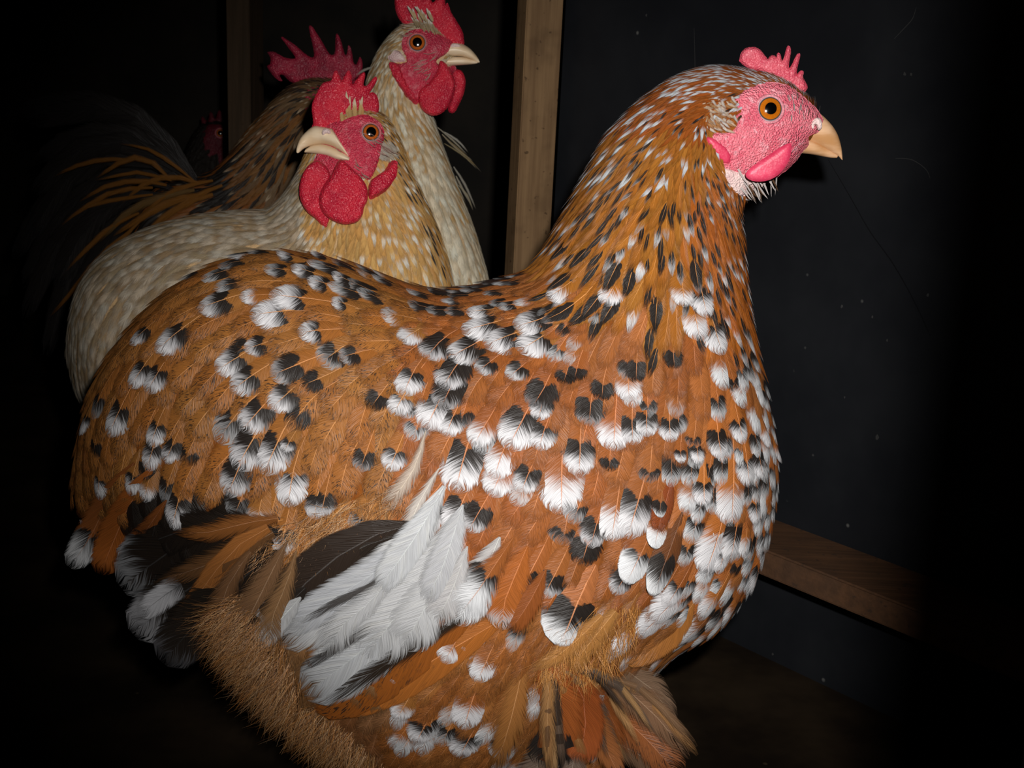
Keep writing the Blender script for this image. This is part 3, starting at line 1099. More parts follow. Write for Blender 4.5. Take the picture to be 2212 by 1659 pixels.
HEN1_FIELD = [(1740, 215, 215, 16, 6), (1700, 175, 200, 22, 7), (1640, 160, 188, 30, 8), (1560, 150, 172, 36, 9), (1500, 165, 160, 44, 11), (1440, 200, 148, 52, 13), (1530, 215, 165, 40, 10), (1480, 260, 150, 50, 12), (1390, 250, 130, 60, 15),
    (1330, 330, 124, 76, 18), (1290, 400, 122, 86, 20), (1420, 330, 125, 70, 16), (1380, 420, 112, 84, 20), (1500, 330, 112, 60, 15), (1530, 300, 80, 36, 11), (1560, 375, 75, 44, 12), (1600, 410, 55, 34, 9), (1640, 390, 60, 26, 8),
    (1470, 430, 100, 80, 20), (1570, 450, 82, 66, 18), (1250, 480, 124, 100, 26), (1330, 520, 114, 108, 30), (1440, 540, 100, 104, 30), (1530, 560, 92, 90, 28), (1590, 580, 88, 80, 25), (1200, 570, 130, 112, 32), (1280, 640, 118, 124, 38),
    (1380, 680, 104, 130, 42), (1490, 690, 96, 116, 40), (1580, 700, 90, 96, 36), (1620, 690, 86, 86, 34), (1180, 660, 140, 116, 40), (1120, 620, 158, 112, 38), (1050, 640, 172, 112, 42), (960, 650, 185, 112, 46), (1260, 740, 112, 146, 52),
    (1400, 790, 98, 139, 50), (1500, 790, 95, 146, 59), (1600, 800, 90, 135, 59), (1645, 880, 88, 135, 61), (1560, 900, 96, 135, 64), (1640, 1000, 92, 140, 67), (1560, 1030, 97, 140, 69), (1500, 960, 98, 130, 61), (1640, 1130, 104, 135, 67),
    (1560, 1160, 108, 140, 72), (1510, 1240, 122, 140, 69), (1590, 1260, 126, 130, 67), (1480, 1330, 140, 135, 67), (1400, 1350, 142, 108, 52), (1350, 1320, 130, 123, 48), (1480, 1110, 112, 130, 56), (900, 770, 122, 139, 71), (1000, 760, 128, 139, 65),
    (1000, 870, 108, 155, 80), (1100, 830, 112, 148, 65), (1150, 920, 106, 157, 76), (1240, 860, 103, 148, 65), (1250, 970, 99, 164, 84), (1350, 900, 97, 141, 65), (1350, 1040, 100, 155, 78), (1420, 960, 100, 132, 59), (1050, 1010, 112, 164, 88),
    (1120, 1130, 120, 168, 90), (960, 990, 112, 155, 84), (940, 1120, 122, 155, 80), (1200, 1180, 112, 175, 97), (1300, 1160, 112, 157, 82), (1030, 1200, 122, 168, 88), (1400, 1120, 116, 132, 63), (1290, 1250, 120, 168, 90), (1150, 1280, 115, 168, 86),
    (860, 880, 108, 134, 65), (900, 690, 190, 120, 54), (800, 610, 196, 143, 55), (700, 590, 188, 151, 64), (580, 575, 180, 156, 67), (470, 600, 158, 161, 67), (720, 680, 174, 177, 80), (800, 720, 160, 174, 76), (600, 690, 164, 190, 85),
    (480, 700, 148, 195, 87), (370, 700, 134, 182, 76), (280, 760, 122, 177, 71), (640, 800, 146, 198, 94), (520, 840, 138, 208, 99), (400, 830, 128, 203, 92), (300, 870, 114, 190, 85), (210, 900, 104, 177, 67), (760, 830, 126, 182, 87),
    (700, 950, 112, 190, 92), (590, 960, 122, 203, 97), (470, 970, 124, 208, 99), (370, 990, 118, 195, 90), (260, 1010, 104, 182, 78), (190, 1060, 98, 169, 62), (800, 930, 102, 174, 80), (820, 1040, 106, 161, 69), (700, 1070, 98, 179, 85),
    (590, 1080, 102, 182, 87), (470, 1080, 115, 177, 83), (340, 1100, 108, 169, 76), (230, 1150, 100, 164, 64), (640, 1160, 105, 156, 64), (740, 1150, 122, 143, 53), (420, 1300, 112, 110, 46), (520, 1400, 108, 112, 44), (620, 1480, 108, 116, 44),
    (750, 1560, 108, 120, 50), (880, 1480, 128, 128, 60), (1000, 1450, 122, 128, 62), (880, 1600, 112, 126, 58), (1050, 1560, 112, 130, 62), (1160, 1420, 118, 120, 50), (1250, 1420, 108, 116, 44), (1200, 1560, 104, 128, 56), (1300, 1400, 116, 110, 40),
    (1150, 1640, 104, 126, 56)]
F1 = Field(HEN1_FIELD)
c1 = crop(1300, 60, 600 / 2212)
FACE1 = c1((1035, 590), (1090, 520), (1190, 468), (1330, 432), (1470, 455), (1570, 520), (1650, 590), (1720, 660), (1770, 730), (1760, 800), (1700, 845), (1645, 870), (1665, 930), (1655, 985), (1605, 1055),
           (1540, 1130), (1430, 1195), (1290, 1215), (1150, 1190), (1040, 1150), (960, 1120), (900, 1030), (835, 930), (830, 860), (900, 830), (1000, 830), (1070, 780), (1060, 680))
FACE1_np = np.array(FACE1)
BEAKZ1 = np.array([(1700, 240), (1840, 240), (1840, 370), (1700, 345)])
CHIN1 = np.array(c1((930, 1110), (1160, 1150), (1290, 1190), (1330, 1215), (1180, 1290), (1110, 1345), (1030, 1320), (975, 1240)))


def skip1(x, y):
    p = np.array([[x, y]])
    return bool(inside(p, FACE1_np)[0] or inside(p, BEAKZ1)[0] or inside(p, CHIN1)[0])


ORANGE = lin(176, 112, 52)
GOLD = lin(184, 114, 38)
CHEST = lin(176, 92, 28)
RUST = lin(170, 98, 46)
FLUFF = lin(150, 106, 66)
GREY = (0.36, 0.33, 0.31)


def tint(c, rng, a=0.14):
    k = 1 + rng.uniform(-a, a)
    h = rng.uniform(-0.08, 0.08)
    return (c[0] * k, c[1] * k * (1 + h), c[2] * k * (1 + 2 * h))


TAILZ = np.array([(225, 1190), (300, 1120), (420, 1120), (540, 1120), (590, 1180), (560, 1300), (470, 1400), (300, 1420), (220, 1300)])


def style1(x, y, rng, far):
    r = rng.random()
    s = dict(prof='round', fray=0.28, tip=WHITE, shaft=0.5, pepper=0.25)
    yj = y + rng.gauss(0, 24)
    neck = x > 1120 and yj < 800 + (x - 1400) * 0.12 and yj < 595 + max(0, (x - 1100)) * 0.72
    if neck and y < 470 and not (y > 330 and x > 1520 and y > 400):
        s.update(prof='point', fray=0.55, col=tint(CHEST if y < 330 else GOLD, rng), lift=0.0019 if y < 215 else (0.003 if y < 300 else 0.0042), shaft=0.3, jit=0.15, pepper=-1, ls=1.45, ws=0.85)
        edge = y < 330 - (x - 1300) * 0.55 or x < 1250 or (x - 1240) < (470 - y) * 0.62
        crown = y < 205
        pw = 0.75 if crown else (0.6 if edge else 0.22)
        if r < pw: s.update(wstart=rng.uniform(0.55, 0.8), tip=(0.62, 0.66, 0.70))
        if not crown and rng.random() < (0.4 if y > 330 and x < 1420 else 0.12): s.update(bstart=rng.uniform(0.5, 0.7), wstart=rng.uniform(0.82, 0.95))
        return s
    if neck:
        s.update(prof='point', fray=0.55, ls=1.3, ws=1.0, jit=0.12, col=tint(GOLD if x < 1480 else lin(192, 106, 34), rng), lift=0.0036, pepper=-1, shaft=0.7)
        if r < 0.36: s.update(bstart=rng.uniform(0.52, 0.68), wstart=rng.uniform(0.93, 1.05))
        elif r < 0.54: s.update(bstart=rng.uniform(0.5, 0.62), wstart=rng.uniform(0.72, 0.85))
        elif r < 0.66: s.update(wstart=rng.uniform(0.65, 0.85))
        return s
    if x > 1440 and y > 560 + 0 and (x > 1500 or y > 1040) and y < 1420:
        s.update(col=tint(lin(188, 112, 56), rng), lift=0.0032, fray=0.5, shaft=0.3)
        if r < 0.42: s.update(bstart=rng.uniform(0.5, 0.66), wstart=rng.uniform(0.68, 0.8))
        elif r < 0.66: s.update(wstart=rng.uniform(0.5, 0.7))
        elif r < 0.72: s.update(bstart=rng.uniform(0.6, 0.75))
        return s
    if inside(np.array([[x, y]]), TAILZ)[0]:
        s.update(col=(0.012, 0.009, 0.008), lift=0.003, fray=0.4, pepper=0, shaft=0.2)
        return s
    if y > 1330 or (x < 620 and y > 1230):
        if x > 820:
            s.update(col=tint(lin(180, 112, 56), rng), fray=0.75, lift=0.004, pepper=0.5, ls=1.3)
            if r < 0.12: s.update(wstart=rng.uniform(0.6, 0.75))
            elif r < 0.2: s.update(bstart=0.6, wstart=0.75)
        else:
            s.update(col=tint(FLUFF if y < 1560 else lin(150, 100, 62), rng), fray=0.85, lift=0.005, shaft=0.3, pepper=0)
        return s
    if x > 860 + max(0, (760 - y)) and y > 700:
        s.update(col=tint(RUST if y > 800 else lin(182, 108, 54), rng), lift=0.0034, fray=0.5, pepper=0.3, shaft=0.7)
        if r < 0.10: s.update(bstart=rng.uniform(0.62, 0.74), wstart=rng.uniform(0.78, 0.88))
        elif r < 0.15: s.update(wstart=rng.uniform(0.75, 0.85))
        elif r < 0.22: s.update(bstart=rng.uniform(0.7, 0.8), wstart=rng.uniform(0.9, 1.0))
        return s
    # saddle and cape
    cape = y < 700 and x > 760
    s.update(col=tint(ORANGE if x < 840 else lin(184, 110, 54), rng), lift=0.0034, fray=0.5, pepper=0.9, shaft=0.6)
    if cape or (y < 640):
        if r < 0.4: s.update(bstart=rng.uniform(0.5, 0.65), wstart=rng.uniform(0.78, 0.92))
        elif r < 0.5: s.update(wstart=rng.uniform(0.7, 0.85))
        return s
    if r < 0.06: s.update(bstart=rng.uniform(0.65, 0.75), wstart=rng.uniform(0.82, 0.9))
    elif r < 0.10: s.update(bstart=rng.uniform(0.72, 0.8), wstart=1.0)
    if x < 330: s.update(fray=0.4)
    return s


FS1 = Feathers()
n_ = cover(FS1, bv1, body1, Y1, F1, rng, style1, 0.36, skip1, far_scale=2.0)
print('hen1 feathers', n_)

# spangles read off the photograph: tip x, tip y, angle, width, black from, white from
SP = [
    (597, 562, 185, 46, .55, .72), (628, 592, 190, 56, .5, .72), (665, 560, 190, 50, .55, .78), (663, 617, 185, 56, .55, .75), (712, 606, 190, 50, .5, .75), (523, 655, 160, 50, 2, .7),
    (545, 692, 165, 84, .5, .62), (585, 650, 180, 84, .52, .66), (712, 662, 178, 46, .6, .75), (645, 730, 160, 62, .58, .72), (438, 680, 150, 76, .5, .76), (297, 752, 118, 56, .5, .74),
    (350, 767, 130, 78, .42, .68), (296, 842, 112, 66, .5, .68), (332, 852, 108, 66, .52, .7), (252, 942, 110, 78, .48, .68), (340, 964, 102, 58, .52, .68), (192, 940, 100, 46, .45, .62),
    (475, 808, 140, 72, .5, .7), (508, 848, 138, 70, .55, .75), (535, 764, 150, 52, .55, .78), (590, 818, 150, 76, .52, .84), (655, 840, 148, 56, .58, 1.0), (732, 782, 150, 52, .56, .84),
    (590, 888, 130, 68, .52, .72), (530, 932, 126, 80, .5, .74), (620, 977, 112, 36, .58, .74), (520, 1012, 116, 92, .5, .74), (578, 1022, 110, 92, .5, .7), (333, 1012, 104, 62, .5, .7),
    (372, 998, 108, 56, .5, .74), (800, 890, 118, 60, .62, 1.1), (230, 1070, 104, 54, .5, .62), (296, 1062, 104, 54, .52, .68), (326, 1076, 108, 54, 2, .7), (388, 1135, 108, 84, .5, .7),
    (502, 1068, 110, 84, .48, .76), (630, 1092, 95, 76, .52, .6), (562, 1142, 98, 60, 2, .66), (685, 1118, 96, 56, .5, .74), (615, 1192, 98, 62, .52, .76), (700, 1112, 98, 56, .55, .8),
    (155, 1222, 112, 66, .5, .68), (205, 1186, 100, 54, .52, .7), (780, 1018, 106, 56, .6, .86), (842, 1020, 108, 58, .55, .7),
    (920, 788, 112, 82, .48, .8), (972, 786, 132, 84, .5, .74), (864, 752, 120, 60, 2, .62), (1033, 815, 124, 56, .56, .8), (1100, 826, 124, 56, .58, .78), (958, 850, 108, 84, .48, .78),
    (955, 890, 106, 84, .5, .86), (920, 935, 110, 86, .5, .66), (964, 948, 106, 64, .5, .7), (850, 902, 112, 60, .6, .66), (870, 862, 108, 68, .5, .66), (1026, 968, 112, 66, 2, .66),
    (1098, 974, 112, 90, .46, .68), (1162, 974, 106, 62, .52, .7), (1160, 912, 105, 52, .5, .72), (1150, 888, 112, 76, .54, .9), (985, 1065, 102, 98, .42, .66), (1068, 1035, 106, 66, 2, .58),
    (1062, 1072, 112, 74, 2, .68), (1124, 1065, 112, 62, .5, .74), (1245, 1030, 98, 74, .46, .7), (1210, 1108, 92, 100, 2, .62), (1268, 924, 100, 74, .56, .88), (1320, 976, 98, 80, 2, .66),
    (1360, 962, 96, 68, .52, .76), (1355, 870, 92, 62, 2, .68), (1390, 945, 97, 60, .54, .74), (1240, 830, 100, 52, .66, 1.05), (1296, 870, 100, 56, .6, 1.05), (1215, 838, 104, 52, .66, 1.0), (1310, 1018, 100, 52, .7, 1.05),
    (912, 1146, 118, 68, .46, .64), (973, 1146, 112, 72, .45, .66), (1012, 1146, 118, 66, .5, .8), (1440, 955, 96, 56, .52, .74), (1462, 1000, 100, 30, .5, .7),
    (1312, 1164, 104, 86, 2, .62), (1346, 1158, 112, 104, .5, .68), (1268, 1176, 110, 70, .54, .8), (1250, 1216, 108, 78, .6, 1.05), (1170, 1282, 118, 66, .54, .8), (1120, 1274, 118, 72, .6, .84),
    (1318, 1274, 126, 64, .46, .8), (1508, 1092, 100, 56, .5, .66), (1498, 1002, 98, 34, .4, .6), (1564, 1132, 102, 100, 2, .6), (1544, 990, 95, 60, .45, .72), (1560, 1208, 112, 80, .42, .66),
    (1508, 1234, 118, 92, 2, .5), (1617, 1130, 100, 52, .5, .64), (1662, 1172, 100, 46, 2, .6), (1604, 1276, 124, 72, .5, .64), (1590, 1198, 110, 54, 2, .62), (1398, 1332, 142, 90, 2, .55),
    (1366, 1364, 146, 84, 2, .6), (1316, 1404, 138, 70, 2, .6), (1450, 1378, 150, 74, 2, .58), (1498, 1326, 140, 70, 2, .62), (1547, 1338, 144, 62, 2, .66), (1645, 968, 90, 50, 2, .58),
    (1590, 958, 92, 56, .5, .66), (1668, 1000, 92, 44, 2, .6), (1630, 1034, 96, 58, .46, .68), (1602, 1050, 96, 66, .5, .62), (1426, 1300, 130, 60, .5, .62), (1536, 1230, 118, 60, .52, .66),
    (1190, 655, 140, 62, 2, .66), (1310, 665, 108, 62, 2, .7), (1515, 690, 94, 62, .4, .62), (1545, 770, 92, 76, .5, .66), (1470, 668, 96, 56, 2, .66), (1500, 640, 94, 56, .45, .9), (1500, 740, 94, 70, 2, .62),
    (1190, 640, 132, 40, .3, 1.05), (1260, 700, 116, 56, .42, 1.05), (1300, 712, 110, 56, .42, 1.05), (1310, 640, 104, 52, .4, 1.0), (1350, 650, 100, 48, .45, 1.0), (1410, 720, 98, 44, .3, 1.05),
    (1240, 590, 122, 38, .35, 1.05), (1200, 575, 126, 40, .25, 1.05), (1230, 715, 128, 52, .35, 1.05), (1170, 710, 140, 60, .4, .9), (1450, 800, 94, 44, .5, 1.05), (1370, 830, 96, 46, .45, 1.05),
    (1000, 730, 150, 90, .5, .66), (1050, 760, 140, 84, .5, .7), (1110, 720, 146, 84, .45, .7), (1120, 770, 130, 80, .5, .66), (1010, 690, 165, 60, .4, .66), (920, 640, 190, 50, .4, .9),
    (960, 1420, 118, 70, 2, .7), (1000, 1560, 104, 84, 2, .6), (1030, 1460, 112, 70, 2, .66), (900, 1590, 112, 70, .55, .7), (990, 1620, 110, 80, .5, .7), (860, 1540, 116, 60, 2, .7), (1070, 1620, 108, 70, .55, .75)]
for (x, y, a, w, b, wt) in SP:
    loc, nrm = hit(bv1, x, y)
    if loc is None:
        loc, nrm, _, _ = bv1.find_nearest(P(x, y, Y1))
    s = Y1 / FPX * 0.9
    w *= 1.2
    mid = x > 1480 and y > 780
    col = lin(200, 118, 54) if mid else (GOLD if y < 760 and x > 1150 else (RUST if x > 860 and y > 780 else ORANGE))
    hackle = y < 730 and x > 1160 and wt >= .88
    grow(FS1, bv1, F1, Y1, loc, w * s * (2.3 if hackle else 1.75), w * s, ang=a, prof='point' if hackle else 'round', lift=0.0046, base=0.0012, camber=0.4, rnd=rng.random(), col=tint(col, rng, 0.08), bstart=b, wstart=wt,
         tip=(0.68, 0.67, 0.69), fray=0.5 if x < 860 else 0.42, shaft=0.8, pepper=-1 if hackle else 0.3)

# large rounded feathers low on the wing
def big(x, y, a, w, L, b, wt, col=RUST, prof='round', fray=0.08, lift=0.006, tip=(0.72, 0.73, 0.75), base=0.002, **k):
    loc, nrm = hit(bv1, x, y)
    s = Y1 / FPX * 0.9
    grow(FS1, bv1, F1, Y1, loc, L * s, w * s, ang=a, prof=prof, lift=lift, base=base, camber=0.45, rnd=rng.random(), col=col, bstart=b, wstart=wt, tip=tip, fray=fray, shaft=0.6, pepper=0.5, **k)


big(1202, 1378, 112, 140, 200, .42, .72, lin(196, 120, 70))
big(1340, 1246, 124, 86, 150, .5, .58, fray=0.12)
big(1392, 1266, 118, 74, 190, .5, .78, lin(120, 70, 36), lift=0.008)
big(1398, 1174, 116, 54, 90, 2, .55, lift=0.007)
big(1404, 1140, 118, 56, 120, 2, 2, lin(150, 72, 30), lift=0.0065, fray=0.3)
big(1412, 1110, 108, 40, 70, .5, .85)

# white wing feathers and the brown, dark-edged quill below them
def ff(pts, wid, col, off=0.006, b=2, wt=2, fray=0.15, prof='blade', shaft=0.5, tip=(0.72, 0.73, 0.75), pepper=0.0, **k):
    free_feather(FS1, pts, bv1, Y1, wid, off, prof=prof, rnd=rng.random(), col=col, bstart=b, wstart=wt, tip=tip, fray=fray, shaft=shaft, pepper=pepper, **k)


WH = (0.70, 0.71, 0.73)
BK = (0.022, 0.017, 0.015)
ff([(900, 1130), (780, 1170), (660, 1260), (570, 1370)], 120, (0.03, 0.02, 0.016), 0.0085, wt=.93)
ff([(880, 1150), (740, 1200), (620, 1290), (548, 1385)], 90, (0.022, 0.016, 0.013), 0.008, wt=.86)
ff([(1060, 1280), (930, 1370), (790, 1470), (672, 1522)], 130, lin(168, 94, 34), 0.005, fray=0.05, pepper=0.9, prof='blade')
ff([(1060, 1296), (920, 1382), (790, 1462), (680, 1516)], 46, (0.03, 0.02, 0.014), 0.0095, fray=0.95, prof='blade')
ff([(660, 1270), (596, 1334), (540, 1404)], 92, BK, 0.0092, fray=0.1)
ff([(650, 1290), (600, 1345), (554, 1392)], 60, WH, 0.0102, fray=0.3)
ff([(1100, 1330), (980, 1400), (860, 1470), (720, 1530)], 96, lin(190, 112, 46), 0.0045, fray=0.08, pepper=0.5)
ff([(960, 1050), (880, 1190), (770, 1290), (600, 1385)], 128, WH, 0.0080, fray=0.35, shaft=0.15)
ff([(930, 1120), (850, 1210), (740, 1280), (610, 1362)], 84, (0.62, 0.64, 0.68), 0.0088, fray=0.4, shaft=0.1)
ff([(990, 1130), (890, 1290), (790, 1400), (655, 1500)], 150, (0.66, 0.68, 0.71), 0.0092, fray=0.25, shaft=0.1)
ff([(900, 1270), (820, 1340), (730, 1400), (636, 1450)], 26, (0.09, 0.085, 0.085), 0.0101, fray=0.9, shaft=0)  # thin dark strip laid in as the shade between two white vanes
ff([(890, 1190), (810, 1260), (730, 1300), (650, 1345)], 22, (0.10, 0.095, 0.095), 0.0098, fray=0.9, shaft=0)  # the upper gap's shade, also laid in as a dark strip
ff([(980, 1110), (935, 1220), (870, 1310), (790, 1420)], 150, WH, 0.0112, fray=0.6, prof='fan', shaft=0.12)
ff([(990, 1140), (960, 1230), (920, 1310), (868, 1400)], 120, (0.70, 0.71, 0.73), 0.0122, fray=0.55, prof='fan', shaft=0.12)
ff([(870, 1220), (800, 1300), (740, 1350), (700, 1420)], 84, WH, 0.0118, fray=0.8, prof='fan', shaft=0.1)
ff([(950, 1070), (910, 1140), (870, 1200), (815, 1275)], 84, (0.68, 0.70, 0.73), 0.0128, fray=0.35, prof='round', shaft=0.2)
ff([(1000, 1090), (975, 1170), (950, 1240), (915, 1300)], 84, (0.62, 0.63, 0.66), 0.0138, fray=0.45, prof='round', shaft=0.2)
ff([(1010, 1180), (990, 1240), (970, 1290), (940, 1345)], 84, (0.66, 0.65, 0.66), 0.0130, fray=0.6, prof='fan', shaft=0.2)
ff([(1080, 1160), (1050, 1230), (1020, 1290), (985, 1350)], 100, (0.6, 0.58, 0.58), 0.011, b=.3, wt=.45, fray=0.5, prof='round')
ff([(1110, 1160), (1070, 1220), (1030, 1280), (990, 1330)], 88, RUST, 0.014, b=.42, wt=.55, fray=0.7, prof='fan')
ff([(1140, 1180), (1110, 1250), (1090, 1300), (1085, 1360)], 96, lin(186, 104, 44), 0.012, wt=.82, fray=0.5, prof='round')
ff([(1180, 1230), (1150, 1290), (1125, 1330), (1100, 1365)], 60, lin(160, 88, 40), 0.0125, fray=0.45, prof='round')
ff([(920, 930), (900, 1000), (870, 1050), (830, 1100)], 46, lin(214, 196, 180), 0.005, fray=1.0, prof='fan')
ff([(950, 1010), (920, 1060), (890, 1120), (880, 1190)], 50, lin(222, 212, 204), 0.008, fray=0.95, prof='fan')
# tail: dark plumes with pale tips under the saddle
ff([(600, 1150), (480, 1150), (370, 1190), (262, 1270)], 150, (0.012, 0.009, 0.008), 0.007, wt=.86, fray=0.3, tip=(0.35, 0.36, 0.38))
ff([(590, 1170), (480, 1230), (380, 1290), (288, 1370)], 140, (0.011, 0.009, 0.008), 0.006, wt=.82, fray=0.35, tip=(0.38, 0.38, 0.40))
ff([(600, 1190), (500, 1270), (420, 1350), (352, 1432)], 130, (0.011, 0.009, 0.008), 0.006, wt=.92, fray=0.3, tip=(0.22, 0.22, 0.24))
ff([(520, 1130), (420, 1140), (330, 1170), (258, 1222)], 90, (0.012, 0.009, 0.008), 0.0075, wt=.8, fray=0.3, tip=(0.34, 0.35, 0.37))
ff([(480, 1210), (410, 1250), (350, 1290), (300, 1330)], 62, (0.012, 0.01, 0.009), 0.009, wt=.5, fray=0.4, tip=(0.42, 0.42, 0.44))
ff([(330, 1010), (280, 1090), (245, 1170), (215, 1240)], 84, lin(176, 98, 40), 0.005, fray=0.3)
ff([(290, 1000), (235, 1080), (195, 1160), (150, 1225)], 74, lin(160, 92, 44), 0.004, b=.62, wt=.74, fray=0.35)
ff([(360, 1080), (320, 1140), (280, 1190), (250, 1230)], 50, lin(150, 84, 38), 0.007, fray=0.5)
ff([(580, 1140), (500, 1190), (440, 1270), (358, 1370)], 52, lin(178, 112, 56), 0.012, fray=0.25, prof='point', pepper=0.9)
ff([(590, 1150), (500, 1200), (420, 1230), (330, 1260)], 70, lin(120, 82, 50), 0.011, fray=0.85, prof='point')
ff([(600, 1120), (530, 1130), (450, 1150), (370, 1150)], 56, lin(150, 92, 44), 0.011, fray=0.85, prof='point')
ff([(620, 1170), (580, 1250), (540, 1330), (500, 1400)], 110, lin(136, 100, 70), 0.011, fray=0.8, prof='fan')
ff([(640, 1190), (620, 1260), (590, 1330), (580, 1400)], 80, lin(150, 112, 76), 0.012, fray=0.9, prof='fan')
ff([(560, 1170), (500, 1250), (470, 1330), (440, 1400)], 76, lin(130, 92, 62), 0.0105, fray=0.8, prof='fan')
# fringe of the leg: long loose feathers off the thigh
ff([(1150, 1420), (1200, 1480), (1210, 1560), (1170, 1660)], 120, lin(178, 96, 44), 0.002, rise=0.0176, fray=0.4, b=.66, prof='blade')
ff([(1190, 1420), (1250, 1480), (1265, 1560), (1250, 1650)], 90, lin(166, 84, 38), 0.002, rise=0.0242, fray=0.3, prof='blade')
ff([(1230, 1450), (1320, 1470), (1410, 1540), (1490, 1640)], 96, lin(150, 112, 84), 0.002, rise=0.0110, fray=0.8, prof='point')
ff([(1220, 1440), (1330, 1440), (1420, 1500), (1462, 1580)], 84, lin(140, 112, 90), 0.002, rise=0.0066, fray=0.85, prof='point')
ff([(1240, 1480), (1320, 1530), (1390, 1590), (1470, 1680)], 90, lin(166, 98, 54), 0.002, rise=0.0154, fray=0.6, prof='blade', pepper=0.8)
ff([(1200, 1480), (1270, 1550), (1310, 1620), (1350, 1700)], 80, lin(170, 104, 58), 0.002, rise=0.0231, fray=0.5, b=.8, prof='point')
ff([(1230, 1540), (1300, 1590), (1380, 1630), (1440, 1690)], 70, lin(120, 92, 70), 0.002, rise=0.0176, fray=0.7, prof='blade')
ff([(1130, 1440), (1110, 1530), (1090, 1600), (1060, 1680)], 80, lin(176, 116, 60), 0.002, rise=0.0198, fray=0.85, prof='point')
ff([(1180, 1540), (1180, 1600), (1160, 1660), (1130, 1720)], 90, lin(110, 92, 78), 0.002, rise=0.0264, fray=0.7, prof='fan')
ff([(1250, 1580), (1240, 1640), (1230, 1690), (1220, 1730)], 90, lin(120, 100, 86), 0.002, rise=0.0242, fray=0.7, prof='fan')
for k in range(26):
    a = rng.uniform(0.05, 1.0)
    tx, ty = 1150 + 350 * a + rng.gauss(0, 14), 1700 - 80 * a + rng.gauss(0, 26) - 90 * math.sin(a * 3.1) * rng.random()
    bx, by = 1165 + 80 * a, 1430 + 30 * rng.random()
    mx, my = (bx + tx) / 2 + 26 * a, (by + ty) / 2 - 34 * a
    ff([(bx, by), ((bx + mx) / 2 + 8, (by + my) / 2 - 8), (mx, my), (tx, ty)], rng.uniform(16, 42), tint(rng.choice([lin(176, 122, 72), lin(150, 112, 80), lin(120, 100, 86), lin(196, 148, 98), lin(80, 66, 58), lin(166, 92, 44)]), rng), 0.003, rise=rng.uniform(0.012, 0.026), fray=0.9, prof=rng.choice(['point', 'point', 'blade']))
ff([(1500, 1300), (1460, 1360), (1400, 1400), (1345, 1425)], 70, lin(176, 112, 52), 0.004, fray=0.2, prof='blade', pepper=0.5)
ff([(1300, 1330), (1250, 1380), (1200, 1420), (1140, 1450)], 50, lin(196, 136, 72), 0.008, fray=0.8, prof='point')
ff([(1330, 1320), (1290, 1370), (1250, 1420), (1230, 1470)], 60, lin(190, 132, 70), 0.008, fray=0.8, prof='point')
# pale tuft over the ear
for k in range(60):
    x, y = rng.uniform(1538, 1592), rng.uniform(232, 292)
    loc, nrm = hit(bv1, x, y)
    if loc is None: continue
    grow(FS1, bv1, F1, Y1, loc, 34 * Y1 / FPX, 8 * Y1 / FPX, ang=rng.uniform(15, 75), prof='point', lift=0.003, base=0.0012, camber=0.2, rnd=rng.random(),
         col=tint(rng.choice([lin(232, 205, 180), lin(205, 150, 100), lin(240, 225, 215)]), rng), fray=0.9, shaft=0.1)
# fine bristles over the brow and the throat
for k in range(110):
    t = rng.random()
    x, y = (rng.uniform(1690, 1768), rng.uniform(175, 250)) if t < .5 else (rng.uniform(1590, 1700), rng.uniform(380, 424))
    loc, nrm = hit(bv1, x, y)
    if loc is None: continue
    grow(FS1, bv1, F1, Y1, loc, (24 if t < .5 else 40) * Y1 / FPX, (3 if t < .5 else 5) * Y1 / FPX, ang=rng.uniform(215, 250) if t < .5 else rng.uniform(50, 80), prof='point', lift=0.004 if t < .5 else 0.009, base=0.001, camber=0.1, rnd=rng.random(),
         col=(0.75, 0.68, 0.66) if rng.random() < .7 else (0.12, 0.06, 0.03), fray=0.3, shaft=0.2)

link('body', body1, down_material('orange_down', lin(150, 86, 32), lin(96, 50, 18)), root)
FS1.write(root, 300)
FL = [lin(192, 150, 104), lin(166, 112, 60), lin(150, 104, 58), lin(132, 92, 56), lin(172, 138, 104), lin(104, 74, 50), lin(150, 102, 56), lin(120, 84, 56)]
strands('fluff', root, FL, bv1, F1, Y1, [(400, 1390), (450, 1320), (520, 1270), (580, 1290), (640, 1420), (660, 1500), (760, 1560), (860, 1670), (660, 1670), (600, 1540), (480, 1500), (390, 1440)], 3800, 66, 0.75, rng, 0.7, 0.011)
strands('fluff', root, FL + [lin(190, 130, 66)], bv1, F1, Y1, [(560, 1130), (760, 1080), (870, 1040), (880, 1080), (780, 1140), (660, 1205), (570, 1215)], 900, 52, 0.7, rng, 0.4, 0.006)
strands('fluff', root, [lin(180, 124, 62), lin(196, 140, 80), lin(160, 104, 48)], bv1, F1, Y1, [(1230, 1330), (1330, 1290), (1400, 1290), (1380, 1380), (1290, 1430), (1160, 1440)], 700, 70, 0.9, rng, 0.25, 0.008)
